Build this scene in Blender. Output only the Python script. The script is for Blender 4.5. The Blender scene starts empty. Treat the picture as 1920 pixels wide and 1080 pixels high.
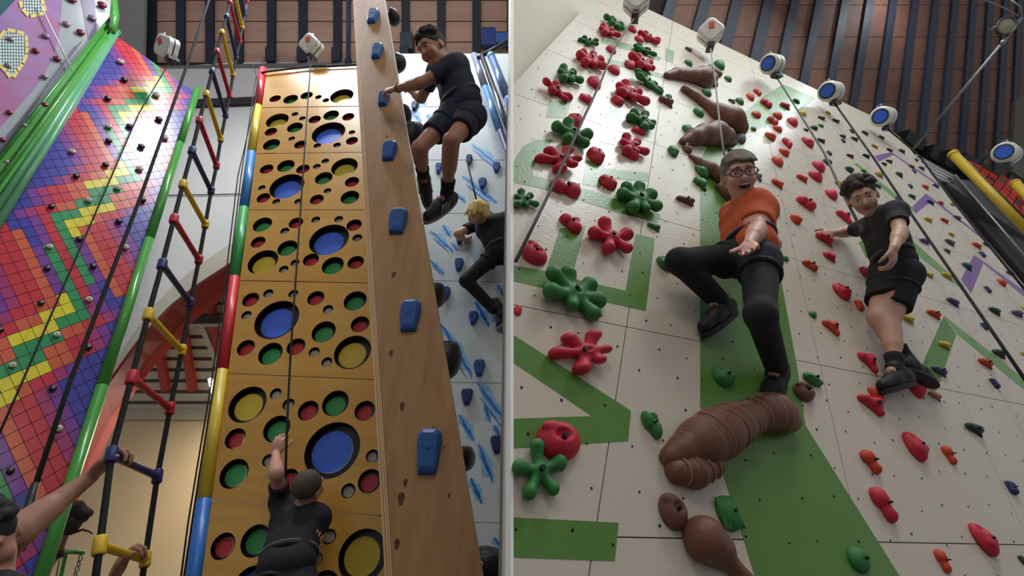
import bpy, bmesh, math, random
import numpy as np
from mathutils import Vector, Matrix

random.seed(7); np.random.seed(7)
scene = bpy.context.scene
COL = scene.collection

# ------------------------------------------------------------------ camera
F = 900.0                      # focal length in pixels of the 1920 x 1080 frame
PITCH = math.radians(41.5)
CAM = np.array([0.0, 0.0, 1.5])
cd = bpy.data.cameras.new('camera')
cd.sensor_width = 36.0
cd.lens = F / 1920.0 * 36.0
cd.clip_start = 0.05
cam = bpy.data.objects.new('camera', cd)
COL.objects.link(cam)
cam.location = CAM
cam.rotation_euler = (math.pi / 2 + PITCH, 0, 0)
scene.camera = cam

# ------------------------------------------------------------------ world, lights, exposure
wd = bpy.data.worlds.new('world'); scene.world = wd; wd.use_nodes = True
bg = wd.node_tree.nodes['Background']
bg.inputs[0].default_value = (0.90, 0.93, 1.0, 1); bg.inputs[1].default_value = 0.34

def area(name, loc, target, sx, sy, power, col=(1, 1, 1)):
    l = bpy.data.lights.new(name, 'AREA'); l.shape = 'RECTANGLE'; l.size = sx; l.size_y = sy
    l.energy = power; l.color = col
    o = bpy.data.objects.new(name, l); COL.objects.link(o); o.location = loc
    o.rotation_euler = (Vector(target) - Vector(loc)).to_track_quat('-Z', 'Y').to_euler()
    return o
area('unseen_light', (-3.4, 1.3, 10.2), (-2.6, 2.6, 3), 0.8, 0.4, 120, (0.93, 0.97, 1.0))
area('unseen_light', (-4.1, 1.75, 10.2), (-3.6, 2.6, 3), 0.35, 0.25, 22, (0.93, 0.97, 1.0))
area('unseen_light', (-1.2, 1.6, 10.2), (-1.0, 2.6, 3), 0.8, 0.4, 90, (0.93, 0.97, 1.0))
area('added_glare_panel', (4.6, 0.2, 10.0), (4.2, 1.0, 0), 5.0, 3.2, 185, (0.90, 1.0, 0.97))  # added soft panel, its reflection washes out the upper white wall
area('unseen_light', (3.6, -0.2, 9.2), (2.0, 2.0, 3), 0.9, 0.5, 70, (0.93, 0.97, 1.0))
area('unseen_light', (0.5, -3.5, 7.0), (0.5, 2.5, 2.5), 3.0, 1.5, 72, (1.0, 0.88, 0.72))  # unseen warm fill from behind the camera, brightens the lower walls
gl = bpy.data.lights.new('unseen_light', 'POINT'); gl.energy = 45; gl.shadow_soft_size = 0.15; gl.color = (0.86, 0.93, 1.0)
go = bpy.data.objects.new('unseen_light', gl); COL.objects.link(go); go.location = (7.26, 2.64, 11.25)   # just above the frame under the right roof
for lc_, le_ in (((-2.4, 0.9, 10.6), 125), ((-5.2, 1.2, 10.4), 16)):  # added point lights to brighten the upper back wall and roof boards
    gl = bpy.data.lights.new('unseen_light', 'POINT'); gl.energy = le_; gl.shadow_soft_size = 0.15; gl.color = (0.95, 0.96, 1.0)
    go = bpy.data.objects.new('unseen_light', gl); COL.objects.link(go); go.location = lc_
vs = scene.view_settings
vs.view_transform = 'Standard'; vs.look = 'None'; vs.exposure = -0.05; vs.gamma = 1.0
vs.use_curve_mapping = False

# ------------------------------------------------------------------ geometry helpers
CP, SP_ = math.cos(PITCH), math.sin(PITCH)
def to_world(P):
    x, y, z = P
    return np.array([x, z * CP - y * SP_, CAM[2] + z * SP_ + y * CP])
def dir_world(P):
    x, y, z = P
    return np.array([x, z * CP - y * SP_, z * SP_ + y * CP])
def ray(px, py):
    return np.array([(px - 960) / F, (540 - py) / F, 1.0])
def pt(px, py, z):
    return to_world(ray(px, py) * z)
def project(Wp):
    d = np.asarray(Wp, float) - CAM
    x, yy, zz = d[0], d[1], d[2]
    cz = yy * CP + zz * SP_; cy = -yy * SP_ + zz * CP
    return np.array([960 + F * x / cz, 540 - F * cy / cz])
def unit(v):
    v = np.asarray(v, float); return v / np.linalg.norm(v)

class Plane:
    """a flat wall: unit normal towards the room and its offset"""
    def __init__(s, n, c): s.n, s.c = n, c
    @staticmethod
    def from_dirs(a, b, p):
        n = unit(np.cross(a, b))
        if n @ (CAM - p) < 0: n = -n
        return Plane(n, n @ p)
    def at(s, px, py, h=0.0):
        D = dir_world(ray(px, py))
        t = (s.c + h - s.n @ CAM) / (s.n @ D)
        return CAM + D * t
    def scaled(s, k):
        return Plane(s.n, s.n @ CAM + (s.c - s.n @ CAM) * k)
    def frame(s):
        Y = unit(np.array([0, 0, 1.0]) - s.n * s.n[2]); X = np.cross(Y, s.n)
        return X, Y, s.n
def vdir(px, py): return unit(dir_world(ray(px, py)))
RU, RV = vdir(3400, 1050), vdir(1313, -300)
RW = Plane.from_dirs(RV, RU, pt(1450, 760, 2.25))             # the white wall with the holds
CU, CV = -vdir(-6950, 313), vdir(614, -701)
CW = Plane.from_dirs(CU, CV, pt(555, 950, 3.3))               # the plywood wall with the holes
PP = CW.scaled(0.70)                                          # the timber post
BL = CW.scaled(1.12)                                          # the white wall with blue sprayed marks
TW = Plane.from_dirs(vdir(594, -600), vdir(1250, 180), pt(100, 950, 3.4))   # the tiled wall
BW = Plane(np.array([0, -1.0, 0]), -4.75)                     # the plastered back wall

# ------------------------------------------------------------------ materials
def lin(c):
    r = []
    for v in c[:3]:
        v = v / 255.0
        r.append(v / 12.92 if v <= 0.04045 else ((v + 0.055) / 1.055) ** 2.4)
    return (r[0], r[1], r[2], 1.0)
_M = {}
def mat(name, col, rough=0.5, var=0.12, scale=12.0, bump=0.0, bscale=40.0, metal=0.0, stretch=None, coat=0.0, emit=None, alpha=None, spec=None):
    if name in _M: return _M[name]
    m = bpy.data.materials.new(name); m.use_nodes = True
    nt = m.node_tree; N = nt.nodes; L = nt.links
    b = N['Principled BSDF']
    b.inputs['Roughness'].default_value = rough; b.inputs['Metallic'].default_value = metal
    if coat: b.inputs['Coat Weight'].default_value = coat; b.inputs['Coat Roughness'].default_value = 0.15
    if spec is not None: b.inputs['Specular IOR Level'].default_value = spec
    tc = N.new('ShaderNodeTexCoord'); src = tc.outputs['Object']
    if stretch:
        mp = N.new('ShaderNodeMapping'); mp.inputs['Scale'].default_value = stretch
        L.new(src, mp.inputs['Vector']); src = mp.outputs['Vector']
    nz = N.new('ShaderNodeTexNoise'); nz.inputs['Scale'].default_value = scale; nz.inputs['Detail'].default_value = 4
    L.new(src, nz.inputs['Vector'])
    mx = N.new('ShaderNodeMix'); mx.data_type = 'RGBA'
    c = lin(col)
    mx.inputs['A'].default_value = tuple(v * (1 - var) for v in c[:3]) + (1,)
    mx.inputs['B'].default_value = tuple(min(1, v * (1 + var)) for v in c[:3]) + (1,)
    L.new(nz.outputs['Fac'], mx.inputs['Factor']); L.new(mx.outputs['Result'], b.inputs['Base Color'])
    if bump:
        n2 = N.new('ShaderNodeTexNoise'); n2.inputs['Scale'].default_value = bscale; n2.inputs['Detail'].default_value = 5
        L.new(src, n2.inputs['Vector'])
        bp = N.new('ShaderNodeBump'); bp.inputs['Strength'].default_value = bump; bp.inputs['Distance'].default_value = 0.01
        L.new(n2.outputs['Fac'], bp.inputs['Height']); L.new(bp.outputs['Normal'], b.inputs['Normal'])
    if emit:
        b.inputs['Emission Color'].default_value = lin(col); b.inputs['Emission Strength'].default_value = emit
    _M[name] = m
    return m
def wood(name, c1, c2, axis, rough=0.4, scale=6.0, rings=(1, 1, 1), coat=0.0, bump=0.05):
    """long grain running along a world axis"""
    if name in _M: return _M[name]
    m = bpy.data.materials.new(name); m.use_nodes = True
    nt = m.node_tree; N = nt.nodes; L = nt.links; b = N['Principled BSDF']
    b.inputs['Roughness'].default_value = rough
    if coat: b.inputs['Coat Weight'].default_value = coat; b.inputs['Coat Roughness'].default_value = 0.2
    tc = N.new('ShaderNodeTexCoord'); mp = N.new('ShaderNodeMapping')
    mp.inputs['Scale'].default_value = tuple(0.06 if i == axis else 1.0 for i in range(3))
    L.new(tc.outputs['Object'], mp.inputs['Vector'])
    nz = N.new('ShaderNodeTexNoise'); nz.inputs['Scale'].default_value = scale * 6; nz.inputs['Detail'].default_value = 6; nz.inputs['Distortion'].default_value = 0.6
    L.new(mp.outputs['Vector'], nz.inputs['Vector'])
    n3 = N.new('ShaderNodeTexNoise'); n3.inputs['Scale'].default_value = scale * 0.5; n3.inputs['Detail'].default_value = 2
    L.new(mp.outputs['Vector'], n3.inputs['Vector'])
    add = N.new('ShaderNodeMath'); add.operation = 'ADD'; L.new(nz.outputs['Fac'], add.inputs[0]); L.new(n3.outputs['Fac'], add.inputs[1])
    rp = N.new('ShaderNodeMapRange'); rp.inputs['From Min'].default_value = 0.65; rp.inputs['From Max'].default_value = 1.35
    L.new(add.outputs[0], rp.inputs['Value'])
    mx = N.new('ShaderNodeMix'); mx.data_type = 'RGBA'; mx.inputs['A'].default_value = lin(c1); mx.inputs['B'].default_value = lin(c2)
    L.new(rp.outputs['Result'], mx.inputs['Factor']); L.new(mx.outputs['Result'], b.inputs['Base Color'])
    if bump:
        bp = N.new('ShaderNodeBump'); bp.inputs['Strength'].default_value = bump; bp.inputs['Distance'].default_value = 0.01
        L.new(nz.outputs['Fac'], bp.inputs['Height']); L.new(bp.outputs['Normal'], b.inputs['Normal'])
    _M[name] = m
    return m

# ------------------------------------------------------------------ objects
def mesh_of(name, verts, faces, smooth=False):
    me = bpy.data.meshes.new(name)
    me.from_pydata([tuple(map(float, v)) for v in verts], [], [tuple(int(i) for i in f) for f in faces])
    me.update()
    if smooth:
        me.polygons.foreach_set('use_smooth', [True] * len(me.polygons))
    return me
def put(name, me, m, parent=None, mw=None, kind=None):
    o = bpy.data.objects.new(name, me)
    if m is not None:
        if len(me.materials) == 0: me.materials.append(m)
        if me.materials[0] is not m:
            o.material_slots[0].link = 'OBJECT'; o.material_slots[0].material = m
    COL.objects.link(o)
    if mw is not None: o.matrix_world = mw
    if parent is not None:
        o.parent = parent
        o.matrix_parent_inverse = PM[parent.name].inverted()
    PM[o.name] = mw.copy() if mw is not None else Matrix.Identity(4)
    if kind: o['kind'] = kind
    return o
PM = {}
def thing(name, label, cat, loc, group=None):
    o = bpy.data.objects.new(name, None); COL.objects.link(o)
    o.empty_display_size = 0.05
    o.location = tuple(map(float, loc)); PM[o.name] = Matrix.Translation(Vector(tuple(map(float, loc))))
    return tag(o, label, cat, group)
def tag(o, label, cat, group=None):
    o['label'] = label; o['category'] = cat
    if group: o['group'] = group
    return o
def struct(o): o['kind'] = 'structure'; return o
def recentre(o):
    """move a mesh's origin to the middle of its own verts"""
    me = o.data
    n = len(me.vertices); a = np.empty(n * 3); me.vertices.foreach_get('co', a); a = a.reshape(-1, 3)
    c = (a.min(0) + a.max(0)) / 2
    me.vertices.foreach_set('co', (a - c).ravel()); me.update()
    o.matrix_world = Matrix.Translation(Vector(c)); PM[o.name] = o.matrix_world.copy()
    return o

def prism(front, back):
    n = len(front); v = list(front) + list(back)
    f = [tuple(range(n)), tuple(range(2 * n - 1, n - 1, -1))]
    for i in range(n): f.append((i, n + i, n + (i + 1) % n, (i + 1) % n))
    return v, f
def ccw(pts, n):
    """order a polygon so that its face normal looks along n"""
    s = np.zeros(3)
    for i in range(len(pts)): s += np.cross(pts[i], pts[(i + 1) % len(pts)])
    return pts if s @ n > 0 else pts[::-1]
def slab(name, pl, poly, m, h0=0.0, th=0.02, parent=None, kind=None):
    """polygon given in the frame, laid on a wall plane and made th thick"""
    P = ccw([pl.at(x, y, h0) for x, y in poly], pl.n)
    v, f = prism(P, [p - pl.n * th for p in P])
    return put(name, mesh_of(name, v, f), m, parent, kind=kind)
def slab3(name, P, m, n, th, parent=None, kind=None):
    P = ccw([np.asarray(p, float) for p in P], n)
    v, f = prism(P, [p - n * th for p in P])
    return put(name, mesh_of(name, v, f), m, parent, kind=kind)
def frames(P):
    P = [np.asarray(p, float) for p in P]; out = []
    ref = None
    for i in range(len(P)):
        t = unit(P[min(i + 1, len(P) - 1)] - P[max(i - 1, 0)])
        if ref is None:
            a = np.array([0, 0, 1.0]) if abs(t[2]) < 0.9 else np.array([1.0, 0, 0])
            ref = unit(np.cross(t, a))
        ref = unit(ref - t * (ref @ t)); out.append((t, ref, np.cross(t, ref)))
    return P, out
def tube_vf(P, r, seg=10, closed=False, caps=True):
    if closed: P = list(P) + [P[0]]
    P, fr = frames(P); R = r if hasattr(r, '__len__') else [r] * len(P)
    v = []; f = []
    for i, p in enumerate(P):
        for k in range(seg):
            a = 2 * math.pi * k / seg
            v.append(p + (fr[i][1] * math.cos(a) + fr[i][2] * math.sin(a)) * R[i])
    for i in range(len(P) - 1):
        for k in range(seg):
            k2 = (k + 1) % seg
            f.append((i * seg + k, i * seg + k2, (i + 1) * seg + k2, (i + 1) * seg + k))
    if caps and not closed:
        f.append(tuple(range(seg - 1, -1, -1))); f.append(tuple((len(P) - 1) * seg + k for k in range(seg)))
    return v, f
def tube(name, P, r, m, parent=None, seg=10, closed=False, kind=None):
    v, f = tube_vf(P, r, seg, closed)
    return put(name, mesh_of(name, v, f, True), m, parent, kind=kind)
def merge(parts):
    V = []; Fc = []
    for v, f in parts:
        o = len(V); V += list(v); Fc += [tuple(i + o for i in q) for q in f]
    return V, Fc
def box_vf(c, ax, hs):
    c = np.asarray(c, float); X, Y, Z = [np.asarray(a, float) * h for a, h in zip(ax, hs)]
    v = [c + X * a + Y * b + Z * d for d in (-1, 1) for b in (-1, 1) for a in (-1, 1)]
    return v, [(0, 2, 3, 1), (4, 5, 7, 6), (0, 1, 5, 4), (2, 6, 7, 3), (0, 4, 6, 2), (1, 3, 7, 5)]

# ------------------------------------------------------------------ smooth bodies from blended volumes
def surface_nets(G, org, h):
    nx, ny, nz = G.shape
    S = np.zeros((nx - 1, ny - 1, nz - 1, 3), np.float32); Cn = np.zeros((nx - 1, ny - 1, nz - 1), np.float32)
    neg = G < 0; edges = []
    for ax in range(3):
        sl0 = [slice(None)] * 3; sl1 = [slice(None)] * 3
        sl0[ax] = slice(0, -1); sl1[ax] = slice(1, None)
        a = G[tuple(sl0)]; b = G[tuple(sl1)]
        idx = np.argwhere(neg[tuple(sl0)] != neg[tuple(sl1)])
        if len(idx) == 0: continue
        av = a[tuple(idx.T)]; bv = b[tuple(idx.T)]; t = av / (av - bv)
        pos = idx.astype(np.float32); pos[:, ax] += t
        o1, o2 = [q for q in range(3) if q != ax]
        ok = np.ones(len(idx), bool)
        for q in (o1, o2): ok &= (idx[:, q] > 0) & (idx[:, q] < G.shape[q] - 1)
        idx, pos, av = idx[ok], pos[ok], av[ok]
        cells = []
        for d1, d2 in ((-1, -1), (0, -1), (0, 0), (-1, 0)):
            c = idx.copy(); c[:, o1] += d1; c[:, o2] += d2
            np.add.at(S, tuple(c.T), pos); np.add.at(Cn, tuple(c.T), 1); cells.append(c)
        edges.append((ax, cells, av))
    ids = -np.ones(Cn.shape, np.int64); act = np.argwhere(Cn > 0)
    ids[tuple(act.T)] = np.arange(len(act))
    V = S[tuple(act.T)] / Cn[tuple(act.T)][:, None] * h + org
    Q = []
    for ax, cells, av in edges:
        q = np.stack([ids[tuple(c.T)] for c in cells], 1)
        flip = (av > 0) if ax != 1 else (av < 0)
        q[flip] = q[flip][:, ::-1]
        Q.append(q)
    return V, np.concatenate(Q)

class Body:
    def __init__(s): s.p = []; s.cuts = []
    def cap(s, a, b, ra, rb, k=0.02, sub=False):
        s.p.append(('c', np.asarray(a, float), np.asarray(b, float), ra, rb, k, sub)); return s
    def ell(s, c, ax, r, k=0.02, sub=False):
        s.p.append(('e', np.asarray(c, float), np.asarray(ax, float), np.asarray(r, float), None, k, sub)); return s
    def cut(s, p, n, r):
        s.cuts.append((np.asarray(p, float), unit(n), r)); return s
    def build(s, h, smooth_it=1):
        lo = np.full(3, 1e9); hi = -lo
        for q in s.p:
            if q[6]: continue
            if q[0] == 'c':
                R = max(q[3], q[4]); lo = np.minimum(lo, np.minimum(q[1], q[2]) - R); hi = np.maximum(hi, np.maximum(q[1], q[2]) + R)
            else:
                R = q[3].max(); lo = np.minimum(lo, q[1] - R); hi = np.maximum(hi, q[1] + R)
        lo -= 4 * h; hi += 4 * h
        n = np.ceil((hi - lo) / h).astype(int) + 1
        G = np.full(n, 0.2, np.float32)
        ax = [lo[i] + h * np.arange(n[i]) for i in range(3)]
        def block(l, u):
            i0 = np.clip(np.floor((l - lo) / h).astype(int), 0, n - 1); i1 = np.clip(np.ceil((u - lo) / h).astype(int) + 1, 1, n)
            if (i1 <= i0).any(): return None, None
            sl = tuple(slice(i0[q], i1[q]) for q in range(3))
            P = np.stack(np.meshgrid(*[ax[q][sl[q]] for q in range(3)], indexing='ij'), -1)
            return sl, P
        for q in s.p:
            k = q[5]
            if q[0] == 'c':
                a, b, ra, rb = q[1:5]; R = max(ra, rb) + k + 3 * h
                sl, P = block(np.minimum(a, b) - R, np.maximum(a, b) + R)
                if sl is None: continue
                ba = b - a; pa = P - a
                t = np.clip((pa @ ba) / max(ba @ ba, 1e-9), 0, 1)
                d = np.linalg.norm(pa - t[..., None] * ba, axis=-1) - (ra + (rb - ra) * t)
            else:
                R = q[3].max() + k + 3 * h
                sl, P = block(q[1] - R, q[1] + R)
                if sl is None: continue
                l = (P - q[1]) @ q[2].T / q[3]
                k0 = np.linalg.norm(l, axis=-1); k1 = np.linalg.norm(l / q[3], axis=-1)
                d = k0 * (k0 - 1) / np.maximum(k1, 1e-6)
            g = G[sl]
            if q[6]:
                hh = np.maximum(k - np.abs(g + d), 0) / k
                G[sl] = np.maximum(g, -d) + hh * hh * k * 0.25
            else:
                hh = np.maximum(k - np.abs(g - d), 0) / k
                G[sl] = np.minimum(g, d) - hh * hh * k * 0.25
        for p, nn, r in s.cuts:
            sl, P = block(p - r, p + r)
            if sl is None: continue
            dd = P - p; near = np.linalg.norm(dd, axis=-1) < r
            G[sl] = np.where(near, np.maximum(G[sl], dd @ nn), G[sl])
        V, Q = surface_nets(G, lo, h)
        for _ in range(smooth_it):
            acc = np.zeros_like(V); cnt = np.zeros(len(V))
            for a, b in ((0, 1), (1, 2), (2, 3), (3, 0)):
                np.add.at(acc, Q[:, a], V[Q[:, b]]); np.add.at(cnt, Q[:, a], 1)
                np.add.at(acc, Q[:, b], V[Q[:, a]]); np.add.at(cnt, Q[:, b], 1)
            V = 0.5 * V + 0.5 * acc / np.maximum(cnt, 1)[:, None]
        return V, Q
    def mesh(s, name, h, smooth_it=1):
        V, Q = s.build(h, smooth_it)
        me = bpy.data.meshes.new(name)
        me.vertices.add(len(V)); me.vertices.foreach_set('co', V.astype(np.float32).ravel())
        me.loops.add(len(Q) * 4); me.loops.foreach_set('vertex_index', Q.astype(np.int32).ravel())
        me.polygons.add(len(Q)); me.polygons.foreach_set('loop_start', np.arange(0, len(Q) * 4, 4, dtype=np.int32))
        me.polygons.foreach_set('use_smooth', np.ones(len(Q), bool))
        me.update(); me.validate()
        return me
ORD = ['topmost', 'second', 'third', 'fourth', 'fifth', 'sixth', 'seventh', 'eighth', 'ninth', 'tenth', 'eleventh', 'twelfth',
       'thirteenth', 'fourteenth', 'fifteenth', 'sixteenth', 'seventeenth', 'eighteenth', 'nineteenth', 'twentieth']
def ordinal(i):
    if i < 20: return ORD[i]
    tens = {2: 'twenty', 3: 'thirty', 4: 'forty', 5: 'fifty', 6: 'sixty'}[(i + 1) // 10]; u = (i + 1) % 10
    return (tens[:-1] + 'ieth') if u == 0 else tens + '-' + ['', 'first'] [u == 1] if u == 1 else tens + '-' + ORD[u - 1]

# =================================================================== STRUCTURE
M_white = mat('painted_white_board', (208, 196, 180), 0.30, 0.05, 3.0, bump=0.12, bscale=70)
M_plaster = mat('pale_plaster', (226, 226, 222), 0.7, 0.05, 2.0, bump=0.05, bscale=30)
M_beige = mat('beige_plaster', (214, 190, 150), 0.8, 0.05, 2.0)
M_beige2 = mat('stone_beige_plaster', (206, 198, 180), 0.8, 0.06, 3.0)
M_grey = mat('grey_plaster', (150, 146, 146), 0.8, 0.06, 2.0)
M_red = mat('oxblood_paint', (140, 34, 42), 0.5, 0.12, 6)
M_red2 = mat('brick_red_paint', (190, 66, 54), 0.55, 0.12, 6)
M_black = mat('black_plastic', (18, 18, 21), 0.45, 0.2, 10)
M_rope = mat('black_rope', (16, 16, 18), 0.8, 0.3, 80)
M_greyrope = mat('grey_rope', (84, 84, 88), 0.7, 0.3, 80)
M_steel = mat('steel', (150, 152, 156), 0.35, 0.1, 20, metal=0.8)
M_beam = mat('blue_black_beam', (34, 40, 58), 0.6, 0.25, 5)
M_roof = wood('roof_boards', (176, 138, 120), (206, 164, 142), 0, 0.7, 3.0)
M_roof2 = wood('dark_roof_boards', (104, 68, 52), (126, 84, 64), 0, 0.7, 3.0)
M_ply = wood('golden_plywood', (196, 142, 52), (218, 166, 76), 0, 0.33, 2.2, coat=0.25, bump=0.02)
M_timber = wood('pine_timber', (146, 106, 62), (182, 138, 90), 2, 0.5, 3.0, coat=0.0, bump=0.06)
M_timber2 = wood('pale_pine_edge', (206, 164, 118), (226, 190, 148), 2, 0.5, 3.0)
M_green = mat('green_enamel', (70, 158, 58), 0.3, 0.12, 5, coat=0.3)
M_pgreen = mat('pale_green_enamel', (104, 176, 130), 0.28, 0.12, 5, coat=0.3)

def gen(n): return np.asarray(n, float)
# ---- floor far below the frame
v, f = box_vf((0, 1.0, -0.05), np.eye(3), (9, 7, 0.05))
struct(put('floor', mesh_of('floor', v, f), mat('dark_mat_floor', (92, 88, 84), 0.8, 0.1)))

# ---- back wall with the arch
outer = [(100, 905), (150, 800), (190, 722), (216, 683), (234, 653), (258, 618), (287, 579), (326, 538), (367, 504), (444, 452), (540, 405), (700, 360)]
mid = [(100, 915), (150, 812), (190, 734), (216, 697), (234, 672), (258, 640), (278, 617), (320, 574), (364, 539), (433, 494), (540, 450), (700, 410)]
low = [(100, 985), (160, 868), (205, 780), (243, 716), (262, 693), (278, 672), (314, 636), (350, 592), (385, 566), (421, 539), (540, 480), (700, 430)]
low2 = [(120, 985), (178, 868), (222, 780), (258, 722), (276, 700), (290, 683), (324, 646), (358, 604), (393, 577), (428, 550), (548, 492), (705, 445)]
poly = outer + [(980, 330), (980, 96), (760, 100), (490, 112), (340, 124), (120, 134), (100, 500)]
struct(slab('wall_back', BW, poly, M_plaster, 0, 0.10))
def strip(name, A, B, m, parent=None):
    n = len(A); v = list(A) + list(B)
    f = [(i, i + 1, n + i + 1, n + i) for i in range(n - 1)]
    o = put(name, mesh_of(name, v, f), m, parent)
    s = o.modifiers.new('thickness', 'SOLIDIFY'); s.thickness = 0.05; s.offset = 0
    return o
BW1 = Plane(BW.n, BW.c - 0.02); BW2 = Plane(BW.n, BW.c - 0.45); BW3 = Plane(BW.n, BW.c - 0.55)
arch = strip('trim_1', [BW.at(*q) for q in outer], [BW1.at(*q) for q in mid], M_beige2); struct(arch)
arch2 = strip('trim_2', [BW1.at(*q) for q in mid], [BW2.at(*q) for q in low], M_red); struct(arch2)
arch3 = strip('trim_3', [BW2.at(*q) for q in low], [BW3.at(*q) for q in low2], M_red2); struct(arch3)
# room behind the arch: wall, sloping boarded ceiling, red struts
RB = Plane(np.array([0, -1.0, 0]), -7.2)
zt = RB.at(330, 772)[2]
P = [np.array([x, 7.2, z]) for x, z in ((-9, 0), (1.5, 0), (1.5, zt), (-9, zt))]
struct(slab3('wall_far', P, M_beige, RB.n, 0.1))
sn = unit(np.array([0, -1.0, -1.0])); SL = Plane(sn, sn @ np.array([0, 7.25, zt]))
P = [np.array([x, 7.25 - t, zt + t]) for x, t in ((-9, -0.1), (1.5, -0.1), (1.5, 2.2), (-9, 2.2))]
# boards of the sloping ceiling, one by one
ceil_far = struct(slab3('ceiling_far', P, mat('board_gap', (96, 88, 78), 0.9), sn, 0.05))
mb = wood('limewashed_boards', (196, 186, 166), (216, 206, 188), 0, 0.7, 3.0)
bm0 = mesh_of('board', *box_vf((0, 0, 0), np.eye(3), (5.2, 0.061, 0.012)))
for i in range(17):
    t = 0.0 + i * 0.128
    c = np.array([-3.75, 7.25 - (t + 0.064) , zt + (t + 0.064)]) + sn * 0.012
    mw = Matrix.Translation(Vector(c)) @ Matrix(((1, 0, 0), (0, -0.7071, -0.7071), (0, 0.7071, -0.7071))).to_4x4()
    put('board', bm0, mb, ceil_far, mw)
def far_quad(name, q, m, h=0.10, th=0.08, parent=None):
    return slab(name, SL, q, m, h, th, parent)
tr = thing('roof_truss', 'red painted roof struts with a dark tie beam seen through the arch', 'roof truss', SL.at(350, 680, 0.1))
far_quad('strut', [(333, 613), (347, 613), (366, 733), (352, 736)], M_red2, parent=tr)
far_quad('strut', [(288, 656), (302, 656), (316, 733), (302, 736)], M_red2, parent=tr)
far_quad('strut', [(392, 612), (406, 612), (414, 662), (402, 664)], M_red2, parent=tr)
far_quad('strut', [(386, 562), (400, 556), (402, 592), (390, 594)], M_red2, parent=tr)
far_quad('tie_beam', [(352, 592), (430, 590), (430, 605), (354, 607)], mat('dark_oak', (58, 46, 38), 0.7, 0.2, 8), 0.22, 0.1, parent=tr)
far_quad('brace', [(372, 612), (382, 612), (412, 684), (404, 688)], mb, parent=tr)
far_quad('tie_board', [(340, 608), (430, 606), (430, 612), (340, 614)], mb, 0.16, 0.05, parent=tr)
# cornice above the far wall
P = [np.array([-9, 7.15, zt + 0.02]), np.array([1.5, 7.15, zt + 0.02]), np.array([1.5, 7.15, zt - 0.16]), np.array([-9, 7.15, zt - 0.16])]
struct(slab3('trim_4', P, mat('cream_trim', (190, 178, 156), 0.7), np.array([0, -1.0, 0]), 0.05))
la = pt(394, 712, 7.4); lb = pt(402, 742, 7.1)
fl = thing('strip_light', 'lit white strip light in the room behind the arch', 'lamp', la)
tube('lamp_tube', [la, lb], 0.03, mat('lit_tube', (255, 250, 236), 0.5, 0.0, emit=14.0), fl)
tube('lamp_housing', [la + np.array([0, .05, .05]), lb + np.array([0, .05, .05])], 0.035, M_plaster, fl)
for p_ in (la, lb): tube('hanger', [p_ + np.array([0, .05, .05]), p_ + np.array([0, .05, .05 + (SL.c - SL.n @ (p_ + np.array([0, .05, .05]))) / SL.n[2]])], .006, M_steel, fl, 6)
ll = bpy.data.lights.new('strip_light_glow', 'AREA'); ll.energy = 60; ll.size = 1.5; ll.color = (1, .9, .74)
lo = bpy.data.objects.new('strip_light_glow', ll); COL.objects.link(lo); lo.location = (-3.6, 6.2, zt - 0.3); lo.parent = fl
lo.matrix_parent_inverse = PM[fl.name].inverted(); lo.rotation_euler = (0.25, 0, 0)
# dark rail and thin cable on the back wall
tag(slab('wall_rail', BW, [(362, 186), (500, 180), (500, 193), (362, 198)], mat('navy_steel', (26, 28, 38), .5), 0.06, 0.06), 'dark navy rail across the pale back wall behind the rope ladder', 'rail')
tag(tube('cable', [BW.at(312, 366, .02), BW.at(400, 365, .02), BW.at(470, 363, .02)], 0.008, M_black), 'thin black cable strung across the pale back wall', 'cable')

# ---- roof over the left half: boards between dark beams
rz = np.linalg.norm((BW.at(600, 112) - CAM)); zc = (BW.at(600, 112) - CAM) @ dir_world((0, 0, 1)) * 0.995
RN = dir_world((0, 0, -1))
def rp(px, py, dz=0.0): return pt(px, py, zc + dz)
roof = slab3('ceiling_left', [rp(272, 128), rp(272, -120), rp(1010, -120), rp(1010, 118)], mat('roof_shadow_gap', (60, 46, 42), .9), RN, 0.08)
struct(roof)
xs = [283, 337, 392, 447, 508, 567, 632, 697, 760, 827, 893, 958, 1020]
for a, b in zip(xs[:-1], xs[1:]):
    y = -116
    while y < 116:
        y2 = min(y + 38, 124)
        slab3('board', [rp(a + 2, y + 1, -.03), rp(b - 2, y + 1, -.03), rp(b - 2, y2, -.03), rp(a + 2, y2, -.03)], M_roof, RN, 0.03, roof)
        y += 39
for i, x in enumerate(xs[:-1]):
    w = 7.5
    bmr = slab3('roof_beam', [rp(x - w, -118, -.10), rp(x + w, -118, -.10), rp(x + w, 124, -.10), rp(x - w, 124, -.10)], M_beam, RN, 0.07)
    tag(bmr, 'blue-black roof beam over the left half, %s from the left' % ordinal(i).replace('topmost', 'first'), 'beam', 'roof beams over the left half')
    if x in (508, 567, 632, 760, 827): slab3('bracket', [rp(x - 11, 88, -.34), rp(x + 5, 84, -.34), rp(x + 5, 112, -.34), rp(x - 11, 114, -.34)], M_beam, RN, 0.1, bmr)
struct(slab3('trim_5', [rp(272, 124, -.25), rp(1010, 108, -.25), rp(1010, 114, -.25), rp(272, 131, -.25)], mat('grey_wall_plate', (120, 116, 118), .7), RN, 0.2))
# grey gable to the left of the roof
struct(slab3('wall_gable', [rp(150, -120, -.3), rp(274, -120, -.3), rp(268, 132, -.3), rp(150, 150, -.3)], M_grey, RN, 0.08))
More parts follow.
